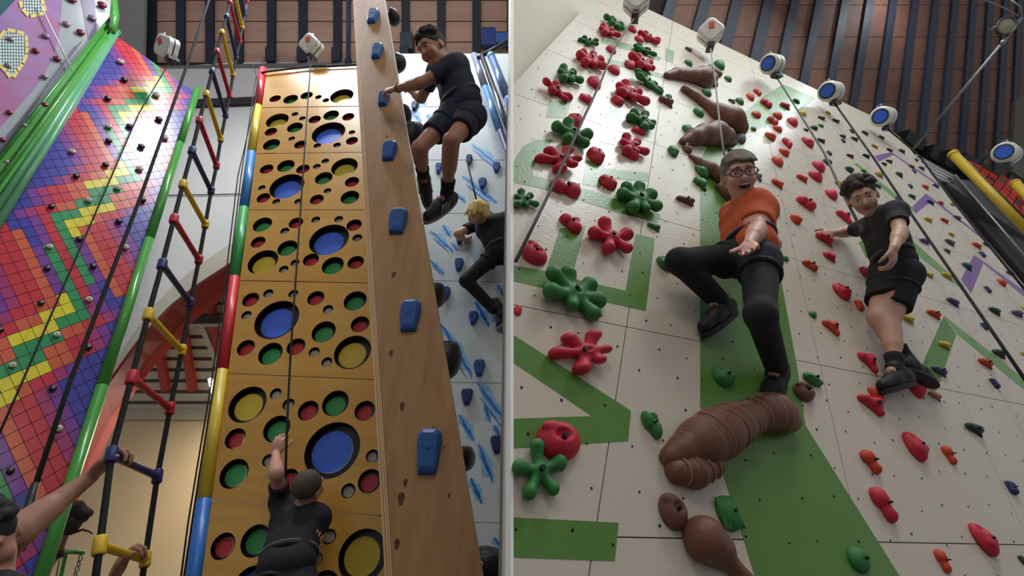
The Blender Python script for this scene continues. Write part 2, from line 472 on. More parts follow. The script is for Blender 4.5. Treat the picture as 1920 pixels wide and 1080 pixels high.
# service pipe beside the plywood wall
pp = thing('service_pipe', 'dark blue pipe running up to the roof behind the timber post', 'pipe', rp(654, 115, -.5))
tube('pipe', [rp(654, -60, -.5), rp(653, 122, -.5)], 0.05, mat('slate_blue_paint', (52, 60, 92), .45), pp)
tube('collar', [rp(653, 112, -.5), rp(653, 124, -.5)], 0.075, M_beam, pp)

# =================================================================== PLYWOOD WALL WITH COLOURED HOLES
cheese = thing('cheese_wall', 'tall golden plywood climbing wall pierced by coloured round holes', 'climbing wall', CW.at(560, 1080))
def xl(y): return 500 - (y - 130) * 120.0 / 950
def xr(y): return 668 + (y - 130) * 62.0 / 950
def seam(k, x):   # the joint lines between the panels
    a, b = [(128, 126), (202, 199), (288, 285), (393, 393), (525, 531), (699, 712), (938, 967), (1275, 1325)][k]
    return a + (b - a) * (x - 480) / 200.0 if k < 4 else a + (b - a) * (x - 400) / 310.0
HOLES = [
 [(516,185,10,'r'),(545,186,13,'g'),(575,179,11,'g'),(597,182,6,'k'),(611,188,6,'k'),(641,180,21,'y')],
 [(520,226,20,'y'),(553,214,6,'w'),(567,222,6,'w'),(553,239,14,'g'),(590,224,11,'r'),(621,216,14,'g'),(653,219,11,'r'),(616,249,30,'b'),(660,248,6,'w'),(508,247,11,'r'),(547,260,6,'w'),(509,271,15,'g'),(563,271,11,'r'),(595,273,7,'w'),(632,272,7,'w'),(660,264,11,'r')],
 [(500,317,12,'r'),(536,311,15.5,'g'),(568,317,12,'r'),(594,312,7,'w'),(610,302,7,'w'),(646,313,24,'y'),(607,334,16,'g'),(660,341,13,'r'),(538,349,31,'b'),(491,352,6.5,'w'),(614,358,7,'w'),(594,374,12.5,'r'),(656,370,17,'g'),(494,371,12,'r'),(518,378,7,'w'),(559,378,7,'w')],
 [(492,421,17,'g'),(555,418,13,'r'),(592,412,8,'w'),(635,411,8,'w'),(664,422,14,'r'),(534,433,8,'w'),(617,449,36,'b'),(670,446,9,'w'),(484,454,13,'r'),(539,465,18,'g'),(493,491,27,'y'),(583,487,14.5,'r'),(624,498,20,'g'),(553,493,8,'w'),(532,505,8.5,'w'),(667,492,15,'r')],
 [(503,550,9,'w'),(550,551,9,'w'),(470,562,15,'r'),(462,591,9,'w'),(592,559,15.5,'r'),(666,564,21,'g'),(615,580,9.5,'w'),(519,599,40,'b'),(607,622,22,'g'),(675,608,17,'r'),(461,652,16,'r'),(507,663,22,'g'),(555,650,17,'r'),(589,660,10,'w'),(613,679,10,'w'),(661,660,34,'y')],
 [(464,758,34,'y'),(517,738,10.5,'w'),(541,758,11,'w'),(519,804,24.5,'g'),(578,770,19,'r'),(629,756,24.5,'g'),(684,770,19,'r'),(623,843,51,'b'),(698,855,12,'w'),(441,822,18.5,'r'),(439,888,26,'g'),(503,863,11,'w'),(541,899,19,'r'),(592,917,13,'w'),(653,920,13,'w'),(693,902,21.5,'r')],
 [(418,1024,22,'r'),(479,1014,27,'g'),(617,1006,13,'w'),(680,1042,45,'y'),(470,1103,36,'b'),(608,1102,28,'r'),(592,1048,12,'w'),(540,1130,20,'g')],
]
MH = {'r': mat('hole_red', (214, 60, 64), .45), 'g': mat('hole_green', (70, 172, 96), .45), 'b': mat('hole_blue', (72, 116, 238), .4),
      'y': mat('hole_yellow', (236, 208, 66), .45), 'w': mat('hole_grey', (196, 188, 178), .6), 'k': mat('hole_dark', (40, 34, 30), .7)}
M_liner = mat('hole_liner', (20, 20, 24), 0.35, 0.1)
CX, CY, CN = CW.frame()
CUPDIR = vdir(640, 1120)
COLN = {'r': 'red', 'g': 'green', 'b': 'blue', 'y': 'yellow', 'w': 'grey', 'k': 'dark'}
def gap(y, s): return y + s
for k in range(7):
    top = [(x, seam(k, x) + 0.8) for x in (xl(seam(k, 480)), xr(seam(k, 690)))]
    bot = [(x, seam(k + 1, x) - 0.8) for x in (xr(seam(k + 1, 690)), xl(seam(k + 1, 480)))]
    if k == 0: top = [(500, 134), (668, 124)]
    outl = [CW.at(*q) for q in top + bot]
    bm = bmesh.new()
    def loop(P):
        vs_ = [bm.verts.new(tuple(p)) for p in P]
        return [bm.edges.new((vs_[i], vs_[(i + 1) % len(vs_)])) for i in range(len(vs_))]
    edges = loop(outl)
    hol = []
    for (x, y, r, c) in HOLES[k]:
        ctr = CW.at(x, y); mpp = np.linalg.norm(CW.at(x + 1, y) - ctr) ; R = r * mpp
        n = 40 if r > 20 else 28 if r > 11 else 20
        ring = [ctr + (CX * math.cos(2 * math.pi * q / n) + CY * math.sin(2 * math.pi * q / n)) * R for q in range(n)]
        edges += loop(ring); hol.append((ctr, R, ring, c))
    bmesh.ops.triangle_fill(bm, use_beauty=True, use_dissolve=False, edges=edges, normal=Vector(tuple(CN)))
    me = bpy.data.meshes.new('panel'); bm.to_mesh(me); bm.free()
    pan = put('panel', me, M_ply, cheese)
    # panel edge thickness
    v, f = prism([p - CN * 0.0015 for p in ccw(outl, CN)], [p - CN * 0.06 for p in ccw(outl, CN)])
    put('panel_edge', mesh_of('panel_edge', v, f[2:]), M_ply, pan)
    for ctr, R, ring, c in hol:
        dep = min(0.07, R * 0.6 + 0.010)
        off = CUPDIR * dep
        n = len(ring); v = list(ring) + [p + off for p in ring]
        f = [(i, (i + 1) % n, n + (i + 1) % n, n + i) for i in range(n)]
        # a narrow dark floor ring around the coloured disc
        kR = 0.75
        inner = [ctr + off + (p - ctr) * kR for p in ring]
        v += inner; f += [(n + i, n + (i + 1) % n, 2 * n + (i + 1) % n, 2 * n + i) for i in range(n)]
        ho = put('hole', mesh_of('hole', v, f, False), M_liner, pan)
        disc = [p + CN * 0.002 for p in inner]
        dk = put('disc', mesh_of('disc', disc, [tuple(range(n))]), MH[c], pan)
# coloured padding poles on the two edges
POLES = [('red', (222, 52, 62), 130, 200), ('yellow', (232, 204, 64), 200, 287), ('blue', (62, 138, 214), 287, 391), ('green', (64, 172, 90), 391, 521),
         ('red', (222, 52, 62), 521, 695), ('yellow', (232, 204, 64), 695, 936), ('blue', (48, 118, 206), 936, 1250)]
pole = thing('edge_pole', 'round padded pole in coloured lengths along the plywood wall beside the ladder', 'pole', CW.at(370, 1080))
def pl_mid(y): return 493.5 - (y - 130) * (493.5 - 364) / 950
for nm, c, y0, y1 in POLES:
    a = CW.at(pl_mid(y0 + .6), y0 + .6, -0.02); b = CW.at(pl_mid(y1 - .6), y1 - .6, -0.02)
    tube('sleeve', [a, b], 0.052, mat('pad_' + nm + ('2' if y1 > 940 else ''), c, 0.35, 0.06), pole, 18)
pole2 = thing('edge_pole', 'slim coloured pole between the plywood wall and the timber post', 'pole', CW.at(735, 1080))
for nm, c, y0, y1 in POLES[:5]:
    x0, x1 = xr(y0) + 3.2, xr(y1) + 3.2
    tube('sleeve', [CW.at(x0, y0 + .5, -.03), CW.at(x1, y1 - .5, -.03)], 0.026, mat('pad_' + nm, c, .35), pole2, 12)
# black strip stands for the dark of the gap between plywood wall and post
tag(slab('dark_gap_strip', CW, [(676, 60), (700, 60), (762, 1250), (735, 1250)], M_black, -0.08, 0.05), 'black strip standing for the dark gap between the plywood wall and the timber post', 'board')
# top cable of the plywood wall
tag(tube('cable', [CW.at(490, 136, .03), CW.at(575, 125, .03), CW.at(672, 121, .03)], 0.012, M_black), 'black cable along the top edge of the plywood wall', 'cable')
# black webbing sling hanging by the post at the bottom
tag(tube('webbing_sling', [CW.at(720, 965, .1), CW.at(729, 975, .14), CW.at(736, 1010, .14), CW.at(741, 1070, .14), CW.at(748, 1150, .14)], [0.012, .034, .036, .034, .03], M_black), 'bunched black webbing hanging beside the foot of the timber post', 'sling')

# =================================================================== TIMBER POST
post = thing('timber_post', 'broad pine timber post with blue holds bolted up its face', 'post', PP.at(820, 1080))
def pxl(y): return 668 + (737 - 668) * y / 1080.0
def pxr(y): return 722 + (905 - 722) * y / 1080.0
slab('face_board', PP, [(pxl(-80), -80), (pxr(-80), -80), (pxr(1300), 1300), (pxl(1300), 1300)], M_timber, 0, 0.045, post)
for i, (o1, o2, mm, hh) in enumerate([(-13, -9, M_timber2, -.02), (-8, -4.5, M_timber2, -.012), (-3.8, -0.6, M_timber2, -.006)]):
    sc = lambda y: 0.45 + 0.75 * y / 1080.0
    slab('edge_lath', PP, [(pxl(-80) + o1 * sc(-80), -80), (pxl(-80) + o2 * sc(-80), -80), (pxl(1300) + o2 * sc(1300), 1300), (pxl(1300) + o1 * sc(1300), 1300)], mm, hh, 0.03, post)
slab('corner_bead', PP, [(pxr(-80) - 1.2, -80), (pxr(-80) + .6, -80), (pxr(420) + .6, 420), (pxr(420) - .6, 420)], mat('white_bead', (235, 232, 224), .5), 0.004, 0.006, post)
M_knot = mat('knot', (84, 44, 22), .6, .3, 60)
for x, y, r in [(738, 515, 7), (752, 935, 11), (760, 905, 7), (754, 762, 8), (744, 1020, 9), (733, 662, 6), (842, 930, 4), (833, 838, 3), (812, 802, 3), (725, 256, 4)]:
    c = PP.at(x, y, .001); X, Y, N = PP.frame(); m = np.linalg.norm(PP.at(x + 1, y) - PP.at(x, y))
    ring = [c + (X * math.cos(a) * (.8 + .2 * math.sin(3 * a)) + Y * math.sin(a) * 1.5) * r * .7 * m for a in np.linspace(0, 2 * math.pi, 17)[:-1]]
    put('knot', mesh_of('knot', ring, [tuple(range(16))]), M_knot, post)
M_bh = mat('blue_hold', (30, 88, 156), 0.42, 0.15, 25)
def shield_vf(pl, x, y, w, h, prot):
    """tapered foot block: wide rounded top, narrower foot, bulging face"""
    o = pl.at(x, y); X, Y, N = pl.frame(); mx = 1 / np.linalg.norm(project(o + X * .01) - project(o)) * .01; my = 1 / np.linalg.norm(project(o + Y * .01) - project(o)) * .01
    W, H = w * mx, h * my
    prof = [(-.36, -.5), (.36, -.5), (.44, -.2), (.5, .2), (.46, .4), (.30, .5), (-.30, .5), (-.46, .4), (-.5, .2), (-.44, -.2)]
    V = []; Fc = []; n = len(prof)
    lay = [(1.0, 0.0), (1.0, .35), (.92, .75), (.72, 1.0)]
    for s, d in lay:
        for a, b in prof: V.append(o + X * a * W * s + Y * (b * s) * H + N * prot * d * (1.0 + .25 * b))
    for l in range(len(lay) - 1):
        for i in range(n): Fc.append((l * n + i, l * n + (i + 1) % n, (l + 1) * n + (i + 1) % n, (l + 1) * n + i))
    Fc.append(tuple((len(lay) - 1) * n + i for i in range(n)))
    return V, Fc, o, X, Y, N, W, H
POSTH = [(700, 33, 20, 24), (708, 99, 20, 25), (720, 189, 20, 22), (731, 286, 27, 32), (747, 417, 34, 44), (770, 594, 38, 56), (805, 847, 46, 84)]
for i, (x, y, w, h) in enumerate(POSTH):
    V, Fc, o, X, Y, N, W, H = shield_vf(PP, x, y, w, h, 0.05)
    t = thing('foot_block', 'blue moulded block hold on the timber post, %s from the top' % ordinal(i), 'climbing hold', o, 'blue holds on the timber post')
    put('block', mesh_of('block', V, Fc), M_bh, t)
    th = np.linspace(0, 2 * math.pi, 25)[:-1]
    tube('bolt_recess', [o + N * .048 + Y * H * .12 + (X * math.cos(a) + Y * math.sin(a)) * W * .2 for a in th], W * .035, mat('deep_blue', (18, 52, 104), .5), t, 6, closed=True)
    for sx in (-.28, .28):
        v, f = tube_vf([o + Y * H * .34 + X * W * sx + N * .03, o + Y * H * .34 + X * W * sx + N * .046], .006, 8)
        put('screw', mesh_of('screw', v, f), M_black, t)

# =================================================================== WHITE WALL WITH BLUE MARKS
M_bluew = mat('ice_white_board', (206, 216, 220), 0.3, 0.07, 2.5, bump=0.05, bscale=60)
bw = slab('wall_side', BL, [(716, 104), (1010, 110), (1010, 1300), (850, 1300)], mat('panel_gap', (130, 132, 130), .8), -0.012, 0.05); struct(bw)
rows = [100, 200, 300, 400, 524, 714, 976, 1330]
for i in range(len(rows) - 1):
    slab('panel', BL, [(700, rows[i] + .6), (1010, rows[i] + .6 + (i > 3) * 6), (1010, rows[i + 1] - .6 + (i > 2) * 6), (700, rows[i + 1] - .6)], M_bluew, 0, 0.02, bw)
M_halo = mat('pale_blue_spray', (128, 188, 230), .4, .1); M_core = mat('blue_spray', (44, 112, 196), .4, .15)
STROKES = [(772, 178, 800, 196, 8), (800, 215, 826, 240, 10), (768, 205, 790, 228, 7), (822, 205, 850, 236, 7), (836, 150, 862, 165, 8), (885, 270, 935, 312, 7), (868, 330, 931, 381, 8), (857, 366, 873, 378, 6),
 (807, 433, 850, 472, 7), (806, 487, 834, 516, 5), (830, 423, 845, 444, 6), (933, 535, 948, 560, 9), (892, 566, 917, 612, 10), (826, 606, 886, 707, 9), (927, 593, 957, 640, 8),
 (893, 716, 962, 810, 10), (909, 760, 918, 790, 7), (860, 778, 890, 824, 8), (897, 833, 924, 902, 10), (883, 897, 902, 942, 10), (926, 1008, 962, 1048, 10), (927, 797, 934, 815, 7), (938, 1040, 950, 1090, 8),
 (885, 180, 905, 200, 7), (770, 240, 800, 262, 7), (905, 388, 925, 402, 5), (846, 455, 860, 470, 4), (836, 640, 852, 660, 6)]
def stroke(name, x0, y0, x1, y1, w, m, h, seed):
    rnd = random.Random(seed); n = 9; L_ = []; R_ = []
    dx, dy = x1 - x0, y1 - y0; l = math.hypot(dx, dy); nx, ny = -dy / l, dx / l
    for i in range(n + 1):
        t = i / n; ww = w * (math.sin(math.pi * (t * .9 + .05)) * .6 + .12) * rnd.uniform(.55, 1.2)
        j = rnd.uniform(-.25, .25) * w
        L_.append((x0 + dx * t + nx * (ww + j) / 2, y0 + dy * t + ny * (ww + j) / 2)); R_.append((x0 + dx * t - nx * (ww - j) / 2, y0 + dy * t - ny * (ww - j) / 2))
    P = [BL.at(*q) + BL.n * h for q in L_ + R_]
    f = [(i, i + 1, n + 1 + i + 1, n + 1 + i) for i in range(n)]
    return put(name, mesh_of(name, P, f), m, bw)
for i, s in enumerate(STROKES):
    stroke('spray_halo', *s[:4], s[4] * 3.4, M_halo, .0015, i)
    stroke('spray_line', *s[:4], s[4] * 1.05, M_core, .003, i + 100)
    x0, y0, x1, y1, w = s
    stroke('spray_line', x0 + w * .6, y0 + (y1 - y0) * .3, x0 + (x1 - x0) * .7 + w * .8, y1 + 2, w * .5, M_core, .003, i + 200)
M_bw2 = mat('cobalt_hold', (40, 84, 164), 0.45, 0.15, 25); M_bw3 = mat('indigo_hold', (44, 52, 112), .45, .15, 25)
BLH = [(778, 201, 14, 15, 1), (880, 302, 12, 17, 1), (823, 318, 13, 18, 0), (931, 316, 15, 17, 0), (905, 346, 16, 18, 0), (862, 452, 13, 15, 1), (861, 498, 17, 22, 0), (836, 552, 17, 24, 0), (888, 598, 18, 24, 0),
       (899, 691, 22, 30, 0), (876, 745, 22, 30, 1), (932, 834, 25, 34, 1), (951, 922, 24, 34, 0)]
for i, (x, y, w, h, k) in enumerate(BLH):
    V, Fc, o, X, Y, N, W, H = shield_vf(BL, x, y, w, h, 0.05)
    # heart-like taper: narrow the foot
    V = [p - X * ((p - o) @ X) * max(0, -((p - o) @ Y) / H) * 0.9 for p in V]
    t = thing('wedge_hold', '%s wedge hold on the blue-marked white wall, %s from the top' % (('cobalt', 'indigo')[k], ordinal(i)), 'climbing hold', o, 'blue holds on the marked wall')
    put('wedge', mesh_of('wedge', V, Fc), (M_bw2, M_bw3)[k], t)
    v, f = tube_vf([o + N * .045 + Y * H * .1, o + N * .056 + Y * H * .1], .008, 8); put('bolt', mesh_of('bolt', v, f), M_black, t)
# dark bowl holds sticking out behind the post
X, Y, N = PP.frame()
for i, (x, y, rx, ry) in enumerate([(738, 33, 9, 12), (742, 118, 15, 20), (756, 215, 12, 20), (768, 252, 24, 34), (815, 552, 17, 26), (838, 672, 22, 40), (870, 858, 17, 24), (908, 1062, 34, 36)]):
    c = PP.at(x, y, -.22); m = np.linalg.norm(PP.at(x + 1, y, -.22) - c)
    b = Body(); b.ell(c, np.stack([X, Y, N]), (rx * m * 1.25, ry * m * 1.0, 0.10), .02); b.ell(c + Y * ry * m * .95 + N * .06, np.stack([X, Y, N]), (rx * m * .8, ry * m * .5, 0.06), .02, True)
    t = thing('bowl_hold', 'black bowl-shaped hold behind the timber post, %s from the top' % ordinal(i), 'climbing hold', c - Y * ry * m, 'black holds behind the timber post')
    put('bowl', b.mesh('bowl', max(.006, rx * m / 10)), M_black, t)
    tube('bolt', [c + N * .095, c + N * .108], .012, M_steel, t, 8)
# steel-blue poles top right
def polec(name, a, b, r, segs, label):
    t = thing(name, label, 'pole', b)
    for s0, s1, c, nm in segs:
        tube('length', [a + (b - a) * s0, a + (b - a) * s1], r, mat(nm, c, .3, .1, coat=.3), t, 14)
    return t
A = BL.at(889, 104, .25); B = BL.at(990, 400, .25)
polec('blue_pole', A, B, .05, [(0, .26, (150, 158, 186), 'silver_blue'), (.262, .56, (92, 156, 226), 'sky_blue'), (.562, 1, (38, 48, 96), 'deep_navy')], 'silver, sky-blue and navy pole behind the shoulder of the climber on the post')
A = BL.at(920, 103, .4); B = BL.at(1010, 330, .4)
polec('blue_pole', A, B, .055, [(0, .04, (90, 160, 190), 'teal_cap'), (.04, .42, (96, 130, 190), 'steel_blue'), (.422, 1, (70, 130, 214), 'sky_blue2')], 'thicker blue pole at the edge of the marked white wall')
A = BL.at(903, 104, .33); B = BL.at(985, 330, .33)
polec('dark_pole', A, B, .035, [(0, 1, (28, 32, 48), 'night_blue')], 'slim dark pole between the two blue poles')
tag(tube('guard_rail', [BL.at(896, 109, .3), BL.at(962, 72, .3)], .03, M_black), 'black rail across the heads of the blue poles', 'rail')
for i, (x0, y0, x1, y1) in enumerate([(903, 58, 930, 88), (926, 66, 952, 84), (752, 66, 775, 96)]):
    c = rp((x0 + x1) / 2, (y0 + y1) / 2, -.2); m = (zc - .2) / F
    t = thing('fixture_box', ['blue box fixed under the roof near the rail', 'paler blue box beside the blue box under the roof', 'dark box at the roof edge behind the climber on the post'][i], 'box', c)
    ax = [dir_world((1, 0, 0)), dir_world((0, 1, 0)), dir_world((0, 0, 1))]
    v, f = box_vf(c, ax, ((x1 - x0) / 2 * m, (y1 - y0) / 2 * m, .12)); put('body', mesh_of('body', v, f), mat(['blue_box', 'pale_blue_box', 'slate_box'][i], [(44, 74, 150), (66, 112, 190), (46, 50, 66)][i], .5), t)
    v, f = box_vf(c + ax[1] * (y1 - y0) / 2 * m, ax, ((x1 - x0) / 2.2 * m, .03, .1)); put('bracket', mesh_of('bracket', v, f), M_beam, t)

# =================================================================== TILED WALL
def clip_poly(poly, clip):
    """convex clip, counter-clockwise clip polygon, 2-D"""
    out = [np.asarray(p, float) for p in poly]
    m = len(clip)
    for i in range(m):
        a = np.asarray(clip[i], float); b = np.asarray(clip[(i + 1) % m], float); e = b - a; nn = np.array([-e[1], e[0]])
        res = []
        for j in range(len(out)):
            p, q = out[j], out[(j + 1) % len(out)]; dp, dq = (p - a) @ nn, (q - a) @ nn
            if dp >= 0: res.append(p)
            if (dp >= 0) != (dq >= 0): res.append(p + (q - p) * dp / (dp - dq))
        out = res
        if len(out) < 3: return []
    return out
def area2(p): return 0.5 * sum(p[i][0] * p[(i + 1) % len(p)][1] - p[(i + 1) % len(p)][0] * p[i][1] for i in range(len(p)))
TO = TW.at(11, 631); TX, TY, TN = TW.frame()
_cor = [((0,0),(11,631)),((4,0),(101.8,597.8)),((3,-1),(71.1,588.4)),((2,3),(87.8,674.4)),((-2,4),(4.4,735.6)),((13,-13),(155.5,340)),((17,-13),(216.7,332)),((11,-10),(146.7,391)),((15,-10),(213,380)),((9,-9),(119,413)),((26,-26),(242,161)),((6,0),(141,583.5))]
A_ = np.array([[1, i, j] for (i, j), q in _cor], float); B_ = np.array([[(TW.at(*q) - TO) @ TX, (TW.at(*q) - TO) @ TY] for ij, q in _cor])
TS = np.linalg.lstsq(A_, B_, rcond=None)[0]
def tnode(i, j): return np.array([1, i, j]) @ TS
def t3(p, h=0.0): return TO + TX * p[0] + TY * p[1] + TN * h
TPX = [(-80, 1250), (34, 1250), (366, 173), (216, 66), (-80, 528)]
tw2 = [((TW.at(*q) - TO) @ TX, (TW.at(*q) - TO) @ TY) for q in TPX]
if area2(tw2) < 0: tw2 = tw2[::-1]
wl = slab('wall_left', TW, TPX, mat('tile_joint', (74, 40, 62), .6), -0.006, 0.06); struct(wl)
TC = {'Y': (228, 214, 48), 'G': (44, 146, 88), 'O': (208, 94, 62), 'R': (196, 44, 60), 'M': (164, 50, 112), 'P': (120, 56, 148), 'B': (62, 58, 156), 'S': (214, 62, 62)}
TM = {k: mat('tile_' + k, c, 0.26, 0.10, 3.0) for k, c in TC.items()}
YEL = {-2: (5, 5), -1: (3, 5), 0: (0, 3), 3: (-2, 1), 4: (-4, -2), 5: (-4, -4)}
def tile_col(i, j):
    best = None
    for k in range(-2, 5):
        a, b = i - 13 * k, j + 13 * k
        if b in YEL and YEL[b][0] <= a <= YEL[b][1]: return 'Y'
        if (b == 0 and 4 <= a <= 6) or (b == 1 and 0 <= a <= 3) or (b == 2 and -2 <= a <= 1) or (b == 3 and -5 <= a <= -3): return 'G'
        if (a == 6 and -7 <= b <= 0) or (a == -5 and 3 <= b <= 10): return 'G'
        if b in (-1, -2) and a == 6: return 'G'
    for k in range(-2, 5):
        a, b = i - 13 * k, j + 13 * k
        if a == 7 and -10 <= b <= -2: return 'R'
        if a == 4 and -9 <= b <= -2: return 'O'
        if a == -3 and 5 <= b <= 12: return 'O'
        if a == 5 and -7 <= b <= -3: return 'P'
        if a == -4 and 6 <= b <= 10: return 'P'
        # bands beside the zigzag
        ext = {-2: (4, 6), -1: (3, 6), 0: (0, 6), 1: (0, 3), 2: (-2, 1), 3: (-5, 1), 4: (-5, -2), 5: (-5, -4)}
        if b in ext:
            l, r = ext[b]
            dist = l - a if a < l else a - r if a > r else 0
            side = a < l
            if (side and b >= -2) or (not side and b >= 1) or True:
                n = 2 if b in (1, 2, 3, 0, -1) else 1
                if not side and b <= 0:
                    c = 'M' if dist == 1 else 'P' if dist == 2 else None
                elif side and b >= 3:
                    c = 'M' if dist == 1 else 'P' if dist == 2 else None
                else:
                    c = 'O' if dist <= n else 'R' if dist <= n + 2 else 'M' if dist <= n + 3 else 'P' if dist <= n + 4 else None
                if c and (best is None or 'ORMP'.index(c) < 'ORMP'.index(best)): best = c
        # stripes along the long strips
        if -12 <= b <= -3 and a in (2, 3): best = best or 'R'
        if -11 <= b <= -3 and a in (0, 1): best = best or ('M' if a == 1 else 'P')
        if 6 <= b <= 14 and a in (-2, -1): best = best or 'R'
        if 6 <= b <= 13 and a in (0, 1): best = best or ('M' if a == 0 else 'P')
    return best or 'B'
tiles = []
for i in range(-24, 46):
    for j in range(-48, 40):
        q = [tnode(i + .025, j + .025), tnode(i + .975, j + .025), tnode(i + .975, j + .975), tnode(i + .025, j + .975)]
        if area2(q) < 0: q = q[::-1]
        full = abs(area2(q)); c = clip_poly(q, tw2)
        if len(c) < 3 or abs(area2(c)) < full * .03: continue
        ctr = sum(c) / len(c); s = project(t3(ctr)); pa = abs(area2([project(t3(p)) for p in c]))
        inside = -10 < s[0] < 400 and -10 < s[1] < 1090
        tiles.append((pa if inside else 0.0, i, j, c, abs(area2(c)) > full * .999))
tiles.sort(key=lambda t: -t[0])
q0 = [tnode(.025, .025), tnode(.975, .025), tnode(.975, .975), tnode(.025, .975)]
base = ccw([TX * p[0] + TY * p[1] for p in [q - tnode(.5, .5) for q in q0]], TN)
full_me = mesh_of('tile', *prism(base, [p - TN * .008 for p in base]))
rest = {}
for n, (pa, i, j, c, full) in enumerate(tiles):
    m = TM[tile_col(i, j)]
    if n < 300:
        if full:
            put('tile', full_me, m, wl, Matrix.Translation(Vector(tuple(t3(tnode(i + .5, j + .5))))))
        else:
            P = ccw([t3(p) for p in c], TN); put('tile', mesh_of('tile', *prism(P, [p - TN * .008 for p in P])), m, wl)
    else:
        P = ccw([t3(p) for p in c], TN); rest.setdefault(m.name, []).append(prism(P, [p - TN * .008 for p in P]))
V = []; Fc = []; mi = []; me = None
names = sorted(rest)
for k, nme in enumerate(names):
    v, f = merge(rest[nme]); o = len(V); V += v; Fc += [tuple(a + o for a in q) for q in f]; mi += [k] * len(f)
me = mesh_of('small_tiles', V, Fc)
for nme in names: me.materials.append(bpy.data.materials[nme])
me.polygons.foreach_set('material_index', mi)
o = bpy.data.objects.new('small_tiles', me); COL.objects.link(o); o.parent = wl; o['kind'] = 'stuff'; PM[o.name] = Matrix.Identity(4)

# ---- round green edging tubes and the green box beam
t = thing('edge_tube', 'bright green tube along the right edge of the tiled wall', 'tube', TW.at(60, 1080))
tops, bots = TW.at(370, 168, .03), TW.at(23, 1250, .03)
for s0, s1 in ((0, .20), (.201, .46), (.461, .72), (.721, 1)):
    tube('length', [tops + (bots - tops) * s0, tops + (bots - tops) * s1], .043, M_green, t, 16)
t = thing('edge_tube', 'pale green tube along the upper left edge of the tiled wall', 'tube', TW.at(0, 410))
a, b = TW.at(219, 62, .04), TW.at(-60, 508, .04)
tube('tube', [a, b], .034, M_pgreen, t, 16); tube('cap', [a, a + (a - b) * .006], .045, M_pgreen, t, 12)
tube('inner_tube', [TW.at(208, 66, .06), TW.at(-60, 470, .06)], .03, M_pgreen, t, 14)
slab('gutter', TW, [(210, 62), (216, 66), (-40, 470), (-46, 452)], mat('dark_green_gutter', (32, 66, 52), .4), .01, .04, t)
gb = thing('green_beam', 'broad leaf-green box beam above the tiled wall', 'beam', TW.at(0, 350))
G1 = Plane(TW.n, TW.c + .10)
slab('face', G1, [(205, 30), (214, 40), (204, 74), (-60, 446), (-60, 360), (190, 52)], M_green, 0, .12, gb)
tube('front_rib', [G1.at(200, 62, .02), G1.at(-60, 420, .02)], .022, M_green, gb, 12)
tube('back_rib', [G1.at(196, 46, .02), G1.at(-60, 368, .02)], .02, M_green, gb, 12)
tube('bend', [G1.at(206, 56, .0), G1.at(213, 30, .0), G1.at(210, 0, .0), G1.at(205, -40, .0)], .065, M_green, gb, 14)
tag(tube('black_hose', [G1.at(204, 62, .05), G1.at(206, 40, .06), G1.at(203, 18, .06), G1.at(199, -20, .06)], .012, M_black), 'thin black hose at the top of the green beam', 'hose')

# =================================================================== CLEAR ART PANEL, TOP LEFT
AP = Plane(TW.n, TW.c + .22)
art = thing('art_panel', 'glossy pink and lilac painted climbing panel with castle windows', 'climbing wall', AP.at(0, 330))
def pinkmat():
    m = bpy.data.materials.new('lilac_paint'); m.use_nodes = True; N = m.node_tree.nodes; L = m.node_tree.links; b = N['Principled BSDF']
    b.inputs['Roughness'].default_value = .22
    tc = N.new('ShaderNodeTexCoord'); nz = N.new('ShaderNodeTexNoise'); nz.inputs['Scale'].default_value = 1.1; nz.inputs['Detail'].default_value = 5
    L.new(tc.outputs['Object'], nz.inputs['Vector']); cr = N.new('ShaderNodeValToRGB'); L.new(nz.outputs['Fac'], cr.inputs['Fac'])
    e = cr.color_ramp.elements; e[0].position = .3; e[0].color = lin((138, 104, 158)); e[1].position = .72; e[1].color = lin((178, 96, 132))
    x = e.new(.5); x.color = lin((160, 128, 172))
    L.new(cr.outputs['Color'], b.inputs['Base Color']); return m
M_pink = pinkmat()
slab('painted_board', AP, [(-80, -80), (122, -80), (117, 0), (112, 60), (100, 110), (70, 160), (0, 240), (-80, 330)], M_pink, 0, .02, art)
slab('clear_board', AP, [(122, -80), (215, -80), (206, 30), (188, 52), (-80, 380), (-80, 330), (0, 240), (70, 160), (100, 110), (112, 60), (117, 0)], mat('frosted_board', (160, 166, 170), .2, .06, 2.5), 0, .02, art)
slab('mauve_panel', AP, [(136, -80), (172, -80), (182, 60), (166, 78)], mat('mauve_grey_board', (122, 116, 140), .3, .1), .004, .004, art)  # darker mauve-grey pieces over the frosted board
slab('mauve_panel', AP, [(180, 40), (188, 52), (0, 285), (0, 268), (160, 80)], mat('mauve_grey_board', (122, 116, 140), .3, .1), .004, .004, art)
slab('teal_corner', AP, [(-80, -80), (34, -80), (28, 0), (0, 31), (-80, 110)], mat('dark_teal_paint', (42, 92, 98), .4), .004, .004, art)
M_win = mat('window_paint', (206, 226, 224), .3, .05); M_yb = mat('straw_brick_paint', (226, 206, 120), .4, .1)
